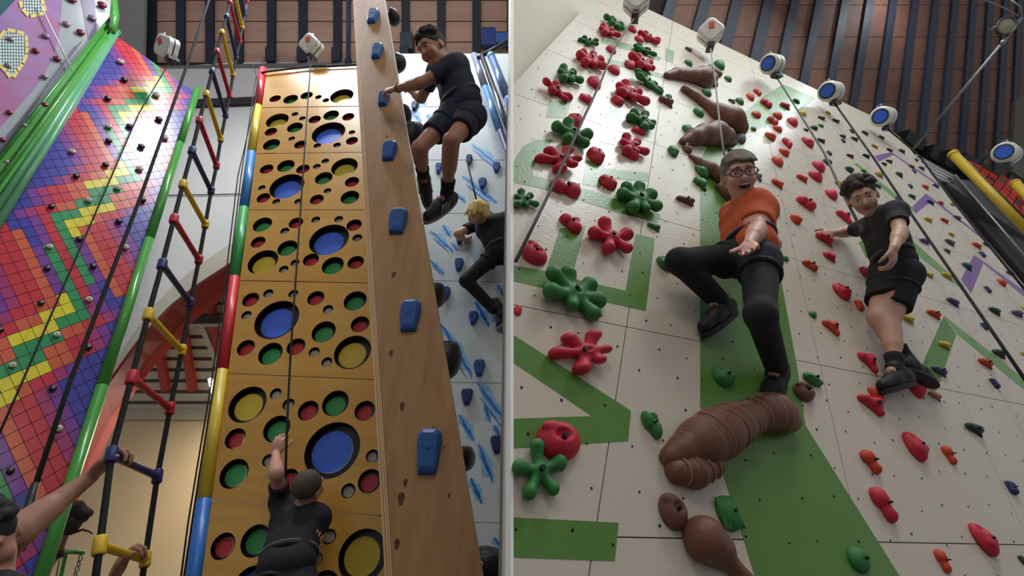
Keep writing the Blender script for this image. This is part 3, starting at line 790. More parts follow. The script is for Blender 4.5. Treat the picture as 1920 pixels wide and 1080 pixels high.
for wp, lines in (([(0, 74), (12, 58), (30, 62), (46, 66), (48, 100), (40, 118), (22, 144), (14, 132), (0, 118)], 0), ([(40, 0), (76, -2), (82, 22), (56, 28), (44, 14)], 1)):
    slab('castle_window', AP, wp, M_win, .006, .004, art)
    n = len(wp)
    for i in range(n):
        a = np.array(wp[i], float); b = np.array(wp[(i + 1) % n], float)
        if np.linalg.norm(b - a) < 3 or (a[0] < 1 and b[0] < 1): continue
        k = max(1, int(np.linalg.norm(b - a) // 11)); nn = np.array([b[1] - a[1], a[0] - b[0]]) / np.linalg.norm(b - a) * 6
        for q in range(k):
            p0 = a + (b - a) * (q + .06) / k; p1 = a + (b - a) * (q + .94) / k
            slab('window_brick', AP, [p0, p1, p1 + nn, p0 + nn], M_yb, .009, .004, art)
    lo_ = np.array(wp).min(0); hi_ = np.array(wp).max(0); cl = [np.array(p, float) for p in wp]
    if area2(cl) < 0: cl = cl[::-1]
    bars = []
    for x in np.arange(lo_[0] + 4, hi_[0], 5.2):
        c = clip_poly([(x - .45, lo_[1]), (x + .45, lo_[1]), (x + 1.6, hi_[1]), (x + .7, hi_[1])], cl)
        if len(c) >= 3: bars.append(c)
    for y in np.arange(lo_[1] + 4, hi_[1], 6):
        c = clip_poly([(lo_[0], y - .4), (hi_[0], y + .6), (hi_[0], y + 1.4), (lo_[0], y + .4)], cl)
        if len(c) >= 3: bars.append(c)
    vf = []
    for c in bars:
        P = ccw([AP.at(p[0], p[1], .008) for p in c], AP.n); vf.append(prism(P, [p - AP.n * .002 for p in P]))
    put('window_net', mesh_of('window_net', *merge(vf)), M_black, art)
tag(tube('white_cord', [AP.at(76, 10, .05), AP.at(135, 132, .05)], .008, mat('white_cord', (225, 225, 225), .7)), 'thin white cord in front of the lilac painted panel', 'cord')
tag(tube('grey_wire', [AP.at(152, 78, .05), AP.at(0, 288, .05)], .007, mat('grey_wire', (96, 100, 108), .5)), 'dark wire slanting across the frosted board', 'wire')

def knob(pl, x, y, r, m, m2, label, group):
    o = pl.at(x, y); X, Y, N = pl.frame(); R = r * np.linalg.norm(pl.at(x + 1, y) - o) * .95
    t = thing('knob_hold', label, 'climbing hold', o, group)
    prof = [(.55, 0), (.62, .25), (1.0, .5), (1.0, .85), (.75, 1.15), (.35, 1.25)]
    V = []; n = 14
    for a, b in prof:
        for q in range(n):
            th = 2 * math.pi * q / n; V.append(o + (X * math.cos(th) + Y * math.sin(th)) * R * a + N * b * R)
    Fc = [(l * n + q, l * n + (q + 1) % n, (l + 1) * n + (q + 1) % n, (l + 1) * n + q) for l in range(len(prof) - 1) for q in range(n)] + [tuple((len(prof) - 1) * n + q for q in range(n))]
    put('knob', mesh_of('knob', V, Fc, True), m, t)
    tube('bolt', [o + N * R * 1.2, o + N * R * 1.32], R * .3, m2, t, 8)
M_kw = mat('ivory_knob', (214, 206, 192), .4, .08); M_kb = mat('black_knob', (20, 20, 26), .35, .1); M_kr = mat('maroon_knob', (126, 22, 52), .35, .12); M_kg = mat('mauve_grey_knob', (150, 132, 146), .35, .1)
WK = [(225, 118), (292, 180), (203, 239), (308, 260), (135, 286), (261, 318), (220, 354), (166, 377), (92, 464), (234, 465), (166, 563), (106, 629), (23, 686), (109, 805)]
BK = [(232, 152), (201, 187), (297, 226), (242, 239), (203, 266), (264, 277), (197, 311), (142, 332), (266, 377), (96, 389), (222, 417), (148, 450), (174, 501), (88, 505), (76, 570), (0, 620), (165, 653), (98, 730), (19, 884)]
for i, (x, y) in enumerate(WK): knob(TW, x, y, 5.2 + 3.6 * y / 800, M_kw, M_steel, 'ivory round knob on the tiled wall, %s from the top' % ordinal(i), 'ivory knobs on the tiled wall')
for i, (x, y) in enumerate(BK): knob(TW, x, y, 5.0 + 3.6 * y / 800, M_kb, M_steel, 'black round knob on the tiled wall, %s from the top' % ordinal(i), 'black knobs on the tiled wall')
RK = [(134, 3), (190, 13), (150, 64), (66, 98), (106, 113), (83, 199), (17, 213), (4, 264)]
GK = [(172, 37), (124, 48), (85, 70), (19, 76), (14, 125), (83, 146), (44, 237), (11, 305)]
for i, (x, y) in enumerate(RK): knob(AP, x, y, 6.6, M_kr, M_kr, 'maroon ball knob on the lilac and frosted panel, %s from the top' % ordinal(i), 'maroon knobs on the art panel')
for i, (x, y) in enumerate(GK): knob(AP, x, y, 6.3, M_kg, M_kg, 'mauve-grey ball knob on the lilac and frosted panel, %s from the top' % ordinal(i), 'grey knobs on the art panel')

# =================================================================== ROPE LADDER
LL = [(187, 1023), (209, 853), (247, 708), (278, 590), (304, 496), (326, 411), (343, 346), (360, 283), (374, 226), (387, 177), (398, 134), (407, 97), (416, 61), (425, 31), (431, 4), (438, -24), (444, -48), (449, -70)]
LR = [(272, 1049), (295, 893), (319, 766), (341, 657), (357, 568), (373, 487), (385, 421), (396, 358), (406, 311), (414, 261), (423, 216), (431, 180), (437, 140), (443, 108), (450, 78), (454, 51), (459, 27), (463, 3)]
Z0, GZ, RZ = 1.9, 0.1166, 0.44
lad = thing('rope_ladder', 'black rope ladder with blue, yellow and red plastic rungs', 'rope ladder', pt(187, 1080, Z0))
lz = lambda k: Z0 * (1 + GZ * k)
Lp = [pt(x, y, lz(k)) for k, (x, y) in enumerate(LL)]; Rp = [pt(x, y, lz(k) + RZ * (1 - .012 * k)) for k, (x, y) in enumerate(LR)]
bl_ = Lp[0] + (Lp[0] - Lp[1]) * .8; br_ = Rp[0] + (Rp[0] - Rp[1]) * .8
tube('side_rope', [bl_] + Lp, .0135, M_rope, lad, 10); tube('side_rope', [br_] + Rp, .0135, M_rope, lad, 10)
RC_ = [('yellow', (230, 190, 40)), ('navy', (34, 48, 108)), ('red', (196, 34, 54))]
for k in range(len(LL)):
    nm, c = RC_[k % 3]
    m = mat('rung_' + nm, c, .4, .08)
    a, b = Lp[k], Rp[k]; u = unit(b - a); d1 = unit(Lp[min(k + 1, len(Lp) - 1)] - Lp[max(k - 1, 0)])
    P = [a, a + u * .03, a + (b - a) * .5, b - u * .03, b]
    r = tube('rung', P, [.024, .019, .0175, .019, .024], m, lad, 12)
    for q in (a, b):
        tube('collar', [q - d1 * .036, q - d1 * .028, q + d1 * .028, q + d1 * .036], [.021, .0245, .0245, .021], m, r, 12)

# =================================================================== BELAY DEVICES AND ROPES
def tmat(R, o):
    return Matrix(((R[0][0], R[1][0], R[2][0], o[0]), (R[0][1], R[1][1], R[2][1], o[1]), (R[0][2], R[1][2], R[2][2], o[2]), (0, 0, 0, 1)))
M_dev = mat('white_casing', (214, 212, 206), .35, .06); M_devb = mat('blue_face', (44, 92, 196), .3, .08); M_devd = mat('dark_casing', (34, 36, 44), .4); M_devr = mat('red_sticker', (214, 84, 66), .5)
def device(px, py, z, w, h, face, label, tilt=0.0, blue=True):
    """drum-shaped auto belay: round casing, dark band, round blue face, hanger and nozzle"""
    if z is None: q_ = RW.at(px, py + h * .3, .16) - CAM; z = q_[1] * CP + q_[2] * SP_
    c = pt(px, py, z); m = z / F * np.linalg.norm(ray(px, py)) ** .5
    up = unit(dir_world((math.sin(tilt), math.cos(tilt), 0.1))); A = unit(dir_world(face)); A = unit(A - up * (A @ up)); B = np.cross(up, A)
    R = h * m * .46; T = w * m * (.36 if blue else .40)
    t = thing('auto_belay', label, 'belay device', c, 'auto belay devices')
    n = 28
    def drum(r0, pos, nm, mm):
        V = []; 
        for s, rr in pos:
            for q in range(n):
                th = 2 * math.pi * q / n; sq = 1 + (0 if blue else .10) * math.cos(4 * th)
                V.append(c + A * s + (B * math.cos(th) + up * math.sin(th)) * rr * sq)
        Fc = [(l * n + q, l * n + (q + 1) % n, (l + 1) * n + (q + 1) % n, (l + 1) * n + q) for l in range(len(pos) - 1) for q in range(n)]
        Fc += [tuple(range(n))[::-1], tuple((len(pos) - 1) * n + q for q in range(n))]
        return put(nm, mesh_of(nm, V, Fc, False), mm, t)
    drum(R, [(-T, R * .75), (-T * .85, R), (-T * .12, R)], 'casing', M_dev)
    drum(R, [(-T * .12, R * .93), (T * .12, R * .93)], 'band', M_devd)
    drum(R, [(T * .12, R), (T * .8, R), (T, R * .82)], 'casing', M_dev)
    if blue: drum(R, [(T, R * .74), (T * 1.06, R * .74)], 'rim', M_devd)
    if blue: drum(R, [(T * 1.06, R * .6), (T * 1.1, R * .6)], 'face', M_devb)
    else:
        v, f = box_vf(c + A * T * 1.06 + up * R * .3, (A, up, B), (T * .06, R * .28, R * .22)); put('sticker', mesh_of('sticker', v, f), M_devr, t)
    tube('nozzle', [c - up * R * .8, c - up * R * 1.3], [R * .34, R * .2], M_devd, t, 12)
    tube('hanger', [c + up * R * .9, c + up * R * 1.25 + B * R * .2, c + up * R * 1.3 - B * R * .2, c + up * R * .9], R * .09, M_steel, t, 8)
    v, f = box_vf(c - up * R * 1.25 - A * T * .2, (A, up, B), (T * .9, R * .16, R * .3)); put('bracket', mesh_of('bracket', v, f), M_devd, t)
    return c - up * R * 1.3
dA = device(313, 88, 6.35, 25, 40, (-.3, -.2, -1), 'white auto belay device above the tiled wall', -.35, False)
dB = device(584, 86, 6.6, 27, 36, (-.2, -.25, -1), 'white auto belay device above the plywood wall', 0, False)
def rope(name, P, r, m, label):
    return tag(tube(name, P, r, m, None, 8), label, 'rope')
rope('belay_rope', [dA, TW.at(260, 213, .12), TW.at(205, 340, .14), TW.at(120, 535, .16), TW.at(40, 720, .18), TW.at(-30, 878, .2)], .007, M_rope, 'thin black rope hanging from the device over the tiled wall')
rp_ = [pt(392, 0, 6.0), pt(347, 133, 5.2), pt(267, 360, 4.1), pt(130, 720, 3.0), pt(57, 937, 2.55)]
rope('belay_rope', [pt(402, -30, 6.2)] + rp_, .0135, M_rope, 'thicker black rope crossing the tiled wall down to the bottom left')
tag(tube('rope_sleeve', [pt(66, 906, 2.6), pt(57, 937, 2.55), pt(44, 985, 2.4), pt(34, 1030, 2.3)], [.018, .024, .028, .03], M_black), 'black sleeve on the thick rope by the black haired person', 'sleeve')
rope('belay_rope', [dB, CW.at(568, 330, .10), CW.at(545, 660, .18), CW.at(538, 800, .22), CW.at(535, 905, .25)], .0085, M_rope, 'black rope hanging down the middle of the plywood wall')
rope('control_cord', [CW.at(480, 145, .05), CW.at(452, 330, .05), CW.at(428, 530, .05), CW.at(405, 700, .06), CW.at(375, 880, .06), CW.at(342, 1100, .06)], .006, M_rope, 'thin black cord just left of the padded pole')
rope('control_cord', [CW.at(474, 120, .07), CW.at(486, 160, .05), CW.at(446, 330, .08), CW.at(420, 545, .08), CW.at(396, 720, .08), CW.at(369, 880, .08), CW.at(352, 985, .08), CW.at(337, 1100, .08)], .006, M_rope, 'outer black cord beside the padded pole near the ladder')
rope('control_cord', [BL.at(875, 300, .1), BL.at(895, 382, .25)], .010, M_rope, 'short black rope running up from the blond climber')

# =================================================================== THINGS AT THE FOOT OF THE ARCH
z = 3.9
tot = thing('carved_totem', 'dark carved wooden figure on a pale stick behind the green tube', 'ornament', pt(122, 1040, z))
b = Body(); AX = np.stack([dir_world((1, 0, 0)), dir_world((0, 1, 0)), dir_world((0, 0, 1))])
b.cap(pt(140, 950, z), pt(166, 962, z), .05, .035, .02); b.cap(pt(150, 945, z), pt(158, 972, z), .03, .03, .02)
put('head', b.mesh('head', .008), mat('grey_driftwood', (70, 62, 56), .8, .4, 30, bump=.4), tot)
tube('body', [pt(144, 966, z), pt(128, 994, z)], [.075, .06], mat('dark_grey_wood', (62, 56, 54), .7, .3, 20), tot, 14)
tube('stick', [pt(127, 994, z), pt(111, 1036, z)], .022, mat('peeled_stick', (166, 134, 112), .7, .15, 20), tot, 10)
tube('foot', [pt(113, 1030, z), pt(110, 1042, z)], [.032, .038], mat('dark_grey_wood', (62, 56, 54), .7, .3, 20), tot, 12)
e_ = pt(110, 1042, z); tube('rod', [e_, np.array([e_[0], e_[1], 0.0])], .008, mat('straw_cord', (170, 146, 70), .8), tot, 8)
tube('twig', [pt(126, 1000, z), pt(140, 998, z), pt(155, 993, z), pt(166, 996, z), pt(174, 1001, z)], [.012, .012, .01, .008, .005], mat('brown_twig', (104, 80, 58), .8, .3, 30), tot, 8)
z = 4.0
gf = thing('green_frame', 'small green metal frame with a hanging chain below the carved figure', 'frame', pt(110, 1090, z))
tube('crossbar', [pt(119, 1034, z), pt(158, 1036, z)], .016, M_green, gf); tube('upright', [pt(124, 1036, z), pt(108, 1110, z), pt(108, 1110, z) * np.array([1, 1, 0.0])], .016, M_green, gf)
ch = []
for i in range(5):
    c = pt(151 - i * 3.2, 1046 + i * 10.5, z); s = .024
    ax1 = AX[0] if i % 2 else unit(AX[0] + AX[2]); ring = [c + AX[1] * math.sin(a) * s + ax1 * math.cos(a) * s * .45 for a in np.linspace(0, 2 * math.pi, 15)[:-1]]
    tube('chain_link', ring, .005, M_steel, gf, 6, closed=True)
tube('cord', [pt(112, 1045, z), pt(103, 1095, z)], .006, mat('straw_cord', (170, 146, 70), .8), gf, 6)

# =================================================================== WHITE WALL WITH THE COLOURED HOLDS (right)
RO = RW.at(1313, 640); RX, RY, RN_ = RW.frame()
_B = np.linalg.inv(np.array([[RU @ RX, RV @ RX], [RU @ RY, RV @ RY]]))
def ab(px, py):
    p = RW.at(px, py) - RO; return _B @ np.array([p @ RX, p @ RY])
def ab3(a, b, h=0.0): return RO + RU * a + RV * b + RW.n * h
def w_ab(P): p = P - RO; return _B @ np.array([p @ RX, p @ RY])
# foot of the wall on the floor
def foot(px, py, d):      # go from a wall point along direction d in the plane down to z = 0.02
    p = RW.at(px, py); t = (0.02 - p[2]) / d[2]; return p + d * t
dpost = unit(RW.at(963, 200) - RW.at(963, 900))
pf = foot(963, 1000, dpost)
dright = unit(RW.at(2080, 740) - RW.at(2200, 1000))
pr = foot(1920, 531, unit(RW.at(1709, 283) - RW.at(1920, 531)))
WALLPX = [(963, 157), (1131, -23), (1640, 220), (1688, 258), (1709, 283), (1920, 531)]
wall_ab = [w_ab(pf)] + [ab(*q) for q in WALLPX] + [w_ab(pr)]
if area2(wall_ab) < 0: wall_ab = wall_ab[::-1]
P = ccw([ab3(*q, -0.02) for q in wall_ab], RW.n); v, f = prism(P, [p - RW.n * .10 for p in P])
wr = struct(put('wall_right', mesh_of('wall_right', v, f), mat('wall_carcass', (120, 116, 108), .8)))
b0 = ab(1313, 433)[1]; b1 = ab(1313, 640)[1]; RS = b0 - b1
a0 = ab(1163, 690)[0]; CSp = abs(ab(1226, 290)[0] - a0)
CSp = 1.25
_lo, _hi = np.min(wall_ab, 0), np.max(wall_ab, 0)
for r in range(int((_lo[1] - b1) // RS) - 1, int((_hi[1] - b1) // RS) + 2):
    for c in range(int((_lo[0] - a0) // CSp) - 1, int((_hi[0] - a0) // CSp) + 2):
        g = .0025
        a_, bb = a0 + c * CSp, b1 + r * RS
        q = [(a_ + g, bb + g), (a_ + CSp - g, bb + g), (a_ + CSp - g, bb + RS - g), (a_ + g, bb + RS - g)]
        if area2(q) < 0: q = q[::-1]
        cpl = clip_poly(q, wall_ab)
        if len(cpl) < 3 or abs(area2(cpl)) < .01: continue
        P = ccw([ab3(*p) for p in cpl], RW.n); v, f = prism(P, [p - RW.n * .019 for p in P])
        put('panel', mesh_of('panel', v, f), M_white, wr)
# painted shapes
M_pg = mat('leaf_green_paint', (88, 132, 52), .30, .10, 4, bump=.10, bscale=70); M_pg2 = M_pg
M_pp = mat('violet_paint', (128, 84, 150), .35, .1, 4); M_pp2 = mat('pale_green_line', (112, 156, 84), .35, .08, 4)
def paint(name, poly, m, h=.0012): return slab(name, RW, poly, m, h, .001, wr)
paint('painted_letter', [(963, 497), (1024, 508), (1050, 428), (1098, 423), (1072, 522), (1173, 545), (1192, 438), (1228, 447), (1211, 583), (963, 527)], M_pg)
paint('painted_letter', [(963, 628), (1183, 770), (1178, 827), (963, 840), (963, 785), (1110, 780), (963, 680)], M_pg)
paint('painted_letter', [(963, 970), (1160, 980), (1153, 1052), (963, 1045)], M_pg)
paint('painted_letter', [(1064, 346), (1100, 354), (1238, 402), (1234, 417), (1160, 399), (1060, 366)], M_pg2)
paint('painted_letter', [(963, 342), (963, 302), (980, 275), (1005, 262), (1038, 262), (1012, 290), (998, 318), (1000, 329), (1062, 346), (1056, 364), (1000, 350)], M_pg2)
paint('painted_letter', [(1100, 300), (1134, 308), (1126, 352), (1092, 345)], M_pg2)
paint('painted_letter', [(1134, 316), (1216, 324), (1216, 340), (1132, 334)], M_pg2)
paint('painted_letter', [(1030, 188), (1070, 190), (1062, 222), (1024, 220)], M_pg2)
paint('painted_letter', [(1136, 206), (1162, 206), (1154, 272), (1124, 266)], M_pg2)
paint('painted_letter', [(1248, 90), (1265, 96), (1262, 118), (1247, 112)], M_pg2)
paint('painted_letter', [(1128, 72), (1190, 84), (1240, 108), (1236, 114), (1180, 94), (1126, 80)], M_pg2)
paint('painted_letter', [(1140, 110), (1200, 124), (1245, 140), (1240, 147), (1190, 132), (1138, 118)], M_pg2)
paint('painted_trunk', [(1313, 762), (1313, 500), (1460, 500), (1495, 690), (1505, 760), (1510, 797), (1690, 1085), (1417, 1085), (1327, 795)], M_pg)
paint('painted_trunk', [(1313, 499), (1313, 300), (1345, 238), (1395, 212), (1425, 185), (1468, 158), (1530, 184), (1495, 210), (1450, 230), (1402, 250), (1392, 292), (1440, 420), (1459, 499)], M_pg)
paint('painted_trunk', [(1417, 1086), (1690, 1086), (1800, 1260), (1480, 1260)], M_pg)
for q in ([(1640, 292), (1669, 286), (1678, 289), (1648, 303)], [(1676, 288), (1762, 346), (1760, 348), (1674, 289.5)], [(1711, 387), (1736, 363), (1750, 374), (1716, 401)], [(1738, 364), (1838, 440), (1842, 448), (1748, 375)],
          [(1826, 478), (1844, 493), (1821, 550), (1802, 524)], [(1827, 478), (1925, 548), (1925, 560), (1845, 494)]): paint('painted_chevron', q, M_pp)
for q in ([(1770, 592), (1793, 627), (1756, 733), (1743, 734), (1729, 684)], [(1610, 454), (1620, 450), (1631, 477), (1624, 484)]): paint('painted_chevron', q, M_pg)
for q in ([(1772, 593), (1922, 712), (1922, 732), (1795, 626)], [(1600, 306), (1607, 306), (1715, 392), (1709, 400)], [(1693, 440), (1698, 440), (1772, 505), (1808, 535), (1803, 541), (1765, 513), (1693, 456)]): paint('painted_chevron', q, M_pp2)
# small bolt holes in the boards
vf = []; ring8 = [(math.cos(a), math.sin(a)) for a in np.linspace(0, 2 * math.pi, 7)[:-1]]
rr = random.Random(3)
ps = np.array(wall_ab); 
for a in np.arange(ps[:, 0].min(), ps[:, 0].max(), .19):
    for k, bb in enumerate(np.arange(ps[:, 1].min(), ps[:, 1].max(), .165)):
        a2 = a + (.095 if k % 2 else 0) + rr.uniform(-.035, .035); b2 = bb + rr.uniform(-.035, .035)
        c = clip_poly([(a2 - .004, b2 - .004), (a2 + .004, b2 - .004), (a2 + .004, b2 + .004), (a2 - .004, b2 + .004)], wall_ab)
        if len(c) != 4: continue
        o = ab3(a2, b2, .0026); R = rr.uniform(.0042, .0062)
        vf.append(([o + (RX * x + RY * y) * R for x, y in ring8], [tuple(range(6))]))
put('bolt_holes', mesh_of('bolt_holes', *merge(vf)), mat('hole_black', (16, 15, 15), .9), wr, kind='stuff')
# white corner trim at the left end of the wall and the plain wall behind it
P0 = [RW.at(957, 2200, .01), RW.at(963, 2200, .01), RW.at(963, -160, .01), RW.at(957, -160, .01)]
struct(slab3('trim_6', P0, mat('white_trim', (252, 252, 250), .6, .01), RW.n, .04))
pa_, pb_ = RW.at(961, 1500, -.03), RW.at(961, -420, -.03); dv = unit(np.array([1, .8, 0.0]))
nb = unit(np.cross(dv, pb_ - pa_)); nb = nb if nb @ (CAM - pa_) > 0 else -nb
struct(slab3('wall_plain', [pa_, pa_ + dv * 5, pb_ + dv * 5, pb_], M_beige2, nb, .05))

# ---- roof over the right half
BVv = vdir(2020, -2450)
RC = Plane.from_dirs(RU, BVv, pt(1500, 150, 7.9))
roofr = struct(slab('ceiling_right', RC, [(1080, -120), (1960, -120), (1960, 560), (1600, 330), (1080, 90)], mat('roof_shadow_gap2', (34, 24, 22), .9), -.03, .06))
bx = [1215, 1282, 1345, 1408, 1460, 1509, 1560, 1609, 1656, 1700, 1741, 1779, 1816, 1849, 1880, 1908, 1933]
def along(x, y, y2):    # follow the beam direction in the frame from (x, y) to height y2
    t = (y2 - y) / (-2450 - y); return (x + (2020 - x) * t, y2)
for i in range(len(bx) - 1):
    y = -110
    while y < 520:
        q = [along(bx[i] + 6, 150, y), along(bx[i + 1] - 6, 150, y), along(bx[i + 1] - 6, 150, y + 59), along(bx[i] + 6, 150, y + 59)]
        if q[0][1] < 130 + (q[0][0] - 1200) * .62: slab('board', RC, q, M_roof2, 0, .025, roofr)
        y += 60
for i, x in enumerate(bx):
    w = 10 * (1 - (x - 1215) / 1500.0)
    if x < 1420: w = 11
    q = [along(x - w, 150, -115), along(x + w, 150, -115), along(x + w, 150, 500), along(x - w, 150, 500)]
    tag(slab('roof_beam', RC, q, M_beam, .05, .07), 'blue-black roof beam over the right half, %s from the left' % ordinal(i).replace('topmost', 'first'), 'beam', 'roof beams over the right half')

# ---- beyond the right end of the white wall
def deep(pts): return [pt(x, y, z) for x, y, z in pts]
back = dir_world((0.2, 0, 1.0)); bn = -unit(back)
t = thing('dark_parapet', 'dark grey sloping panel beyond the right end of the white wall', 'panel', pt(1900, 560, 6.64))
slab3('brown_board', deep([(1700, 300, 7.97), (1790, 350, 7.80), (1960, 520, 6.81), (1960, 640, 6.64), (1900, 560, 6.72), (1720, 330, 7.97)]), mat('umber_board', (96, 76, 66), .6, .15, 3), bn, .1, t)
slab3('grey_board', deep([(1755, 330, 7.72), (1830, 340, 7.47), (1960, 470, 6.64), (1960, 560, 6.56), (1830, 410, 7.39)]), mat('charcoal_board', (88, 88, 90), .6, .12, 3), bn, .08, t)
tube('edge_strip', deep([(1790, 328, 7.55), (1920, 478, 6.72), (1960, 524, 6.56)]), .02, M_steel, t)
t = thing('light_box', 'white slatted air vent box beyond the top right of the white wall', 'vent', pt(1750, 330, 7.64))
c4 = deep([(1716, 288, 7.80), (1786, 326, 7.72), (1800, 352, 7.55), (1744, 326, 7.64)])
slab3('box', c4, mat('white_metal', (240, 240, 238), .4), bn, .25, t)
for k in range(4):
    u = (k + .5) / 4; a = c4[0] + (c4[3] - c4[0]) * u; b = c4[1] + (c4[2] - c4[1]) * u
    tube('slat', [a + bn * .02, b + bn * .02], .010, M_grey, t, 6)
t = thing('machine_clutter', 'dark machinery behind the vent box under the roof', 'machine', pt(1770, 320, 7.97))
for (x, y, s) in ((1745, 298, .22), (1772, 312, .26), (1800, 322, .3), (1700, 268, .2)):
    v, f = box_vf(pt(x, y, 8.3), (unit(dir_world((1, -.5, .2))), unit(dir_world((.4, 1, 0))), unit(dir_world((0, .1, 1)))), (s, s * .5, s)); put('casing', mesh_of('casing', v, f), M_black, t)
yp = thing('yellow_pole', 'thick yellow padded pole at the right edge', 'pole', pt(1930, 440, 6.14))
tube('sleeve', deep([(1790, 292, 7.14), (1940, 443, 6.06)]), .064, mat('mustard_pad', (206, 172, 52), .4, .1), yp, 18)
tube('groove', [p + bn * .062 for p in deep([(1797, 296, 7.10), (1945, 440, 6.04)])], .012, M_black, yp, 6)
tube('end_cap', deep([(1786, 288, 7.18), (1790, 292, 7.14)]), .072, mat('mustard_pad', (206, 172, 52), .4, .1), yp, 18)
yp = thing('yellow_pole', 'second yellow pole end just entering at the right edge', 'pole', pt(1930, 375, 6.31))
tube('sleeve', deep([(1905, 345, 6.47), (1950, 395, 6.06)]), .056, mat('mustard_pad', (206, 172, 52), .4, .1), yp, 16)
tube('end_cap', deep([(1903, 343, 6.49), (1905, 345, 6.47)]), .062, mat('mustard_pad', (206, 172, 52), .4, .1), yp, 16)
rt = thing('red_mosaic_wall', 'far climbing wall in red, orange and dark tiles behind the yellow pole', 'climbing wall', pt(1900, 420, 6.97))
q4 = deep([(1812, 300, 7.47), (1905, 342, 7.14), (1960, 390, 6.81), (1960, 470, 6.56)])
slab3('backing', q4, M_black, bn, .08, rt)
rr = random.Random(5); cols = [(176, 40, 40), (190, 56, 40), (130, 30, 44), (60, 50, 40), (60, 96, 50), (200, 60, 50)]
for i in range(12):
    for j in range(6):
        def bil(u, w_):
            a = q4[0] + (q4[1] - q4[0]) * min(u, .5) * 2 + (q4[2] - q4[1]) * max(0, u - .5) * 2; b = q4[0] + (q4[3] - q4[0]) * u; return a + (b - a) * w_ + bn * .02
        Q = [bil((i + .06) / 12, (j + .06) / 6), bil((i + .94) / 12, (j + .06) / 6), bil((i + .94) / 12, (j + .94) / 6), bil((i + .06) / 12, (j + .94) / 6)]
        k = rr.choice([0, 0, 0, 1, 1, 2, 3, 4, 5]); slab3('tile', Q, mat('mosaic_%d' % k, cols[k], .4), bn, .015, rt)
gp = slab3('wall_gable_right', deep([(1905, 190, 9.6), (1990, 120, 9.2), (1990, 380, 9.0), (1895, 320, 9.4)]), mat('olive_grey_plaster', (112, 108, 98), .8), bn, .1); struct(gp)
# spotlight on its pole
sp = thing('spotlight', 'round spotlight on the long grey pole under the right roof', 'lamp', pt(1888, 48, 7.0))
up = dir_world((0, 1, 0)); A = unit(dir_world((-.2, -.1, -1))); cX = unit(np.cross(up, A)); cY = np.cross(A, cX); c0 = pt(1887, 48, 7.0)
def lathe(prof, n=24):
    V = [c0 + A * d + (cX * math.cos(2 * math.pi * q / n) + cY * math.sin(2 * math.pi * q / n)) * r for r, d in prof for q in range(n)]
    return V, [(l * n + q, l * n + (q + 1) % n, (l + 1) * n + (q + 1) % n, (l + 1) * n + q) for l in range(len(prof) - 1) for q in range(n)]
put('shade', mesh_of('shade', *lathe([(.04, -.14), (.09, -.10), (.125, 0), (.13, .02), (.115, .02), (.10, -.02)]), True), mat('grey_lamp_shade', (96, 96, 96), .4, .1, metal=.4), sp)
put('lens', mesh_of('lens', *lathe([(.105, .0), (.06, .012), (.0005, .016)]), True), mat('lamp_glass', (150, 138, 116), .15), sp)
tube('yoke', [c0 + cX * .13, c0 + cX * .12 - A * .16, c0 - cX * .12 - A * .16, c0 - cX * .13], .012, M_steel, sp, 8)
lp = thing('lamp_pole', 'long grey pole slanting down from the spotlight to the wall top', 'pole', pt(1705, 286, 7.6))
tube('shaft', [pt(1916, 34, 7.0), pt(1880, 80, 7.05), pt(1704, 288, 7.7)], .021, M_steel, lp, 10)
tube('joint', [pt(1884, 75, 7.03), pt(1877, 83, 7.05)], .035, M_steel, lp, 10)
tube('arm', [pt(1916, 34, 7.0), pt(1880, 14, 7.0), pt(1845, 0, 7.0), pt(1820, -14, 7.0)], .010, M_steel, lp, 8)
tube('arm', [pt(1916, 34, 7.0), pt(1912, 12, 7.0), pt(1896, 0, 7.0)], .012, M_steel, lp, 8)

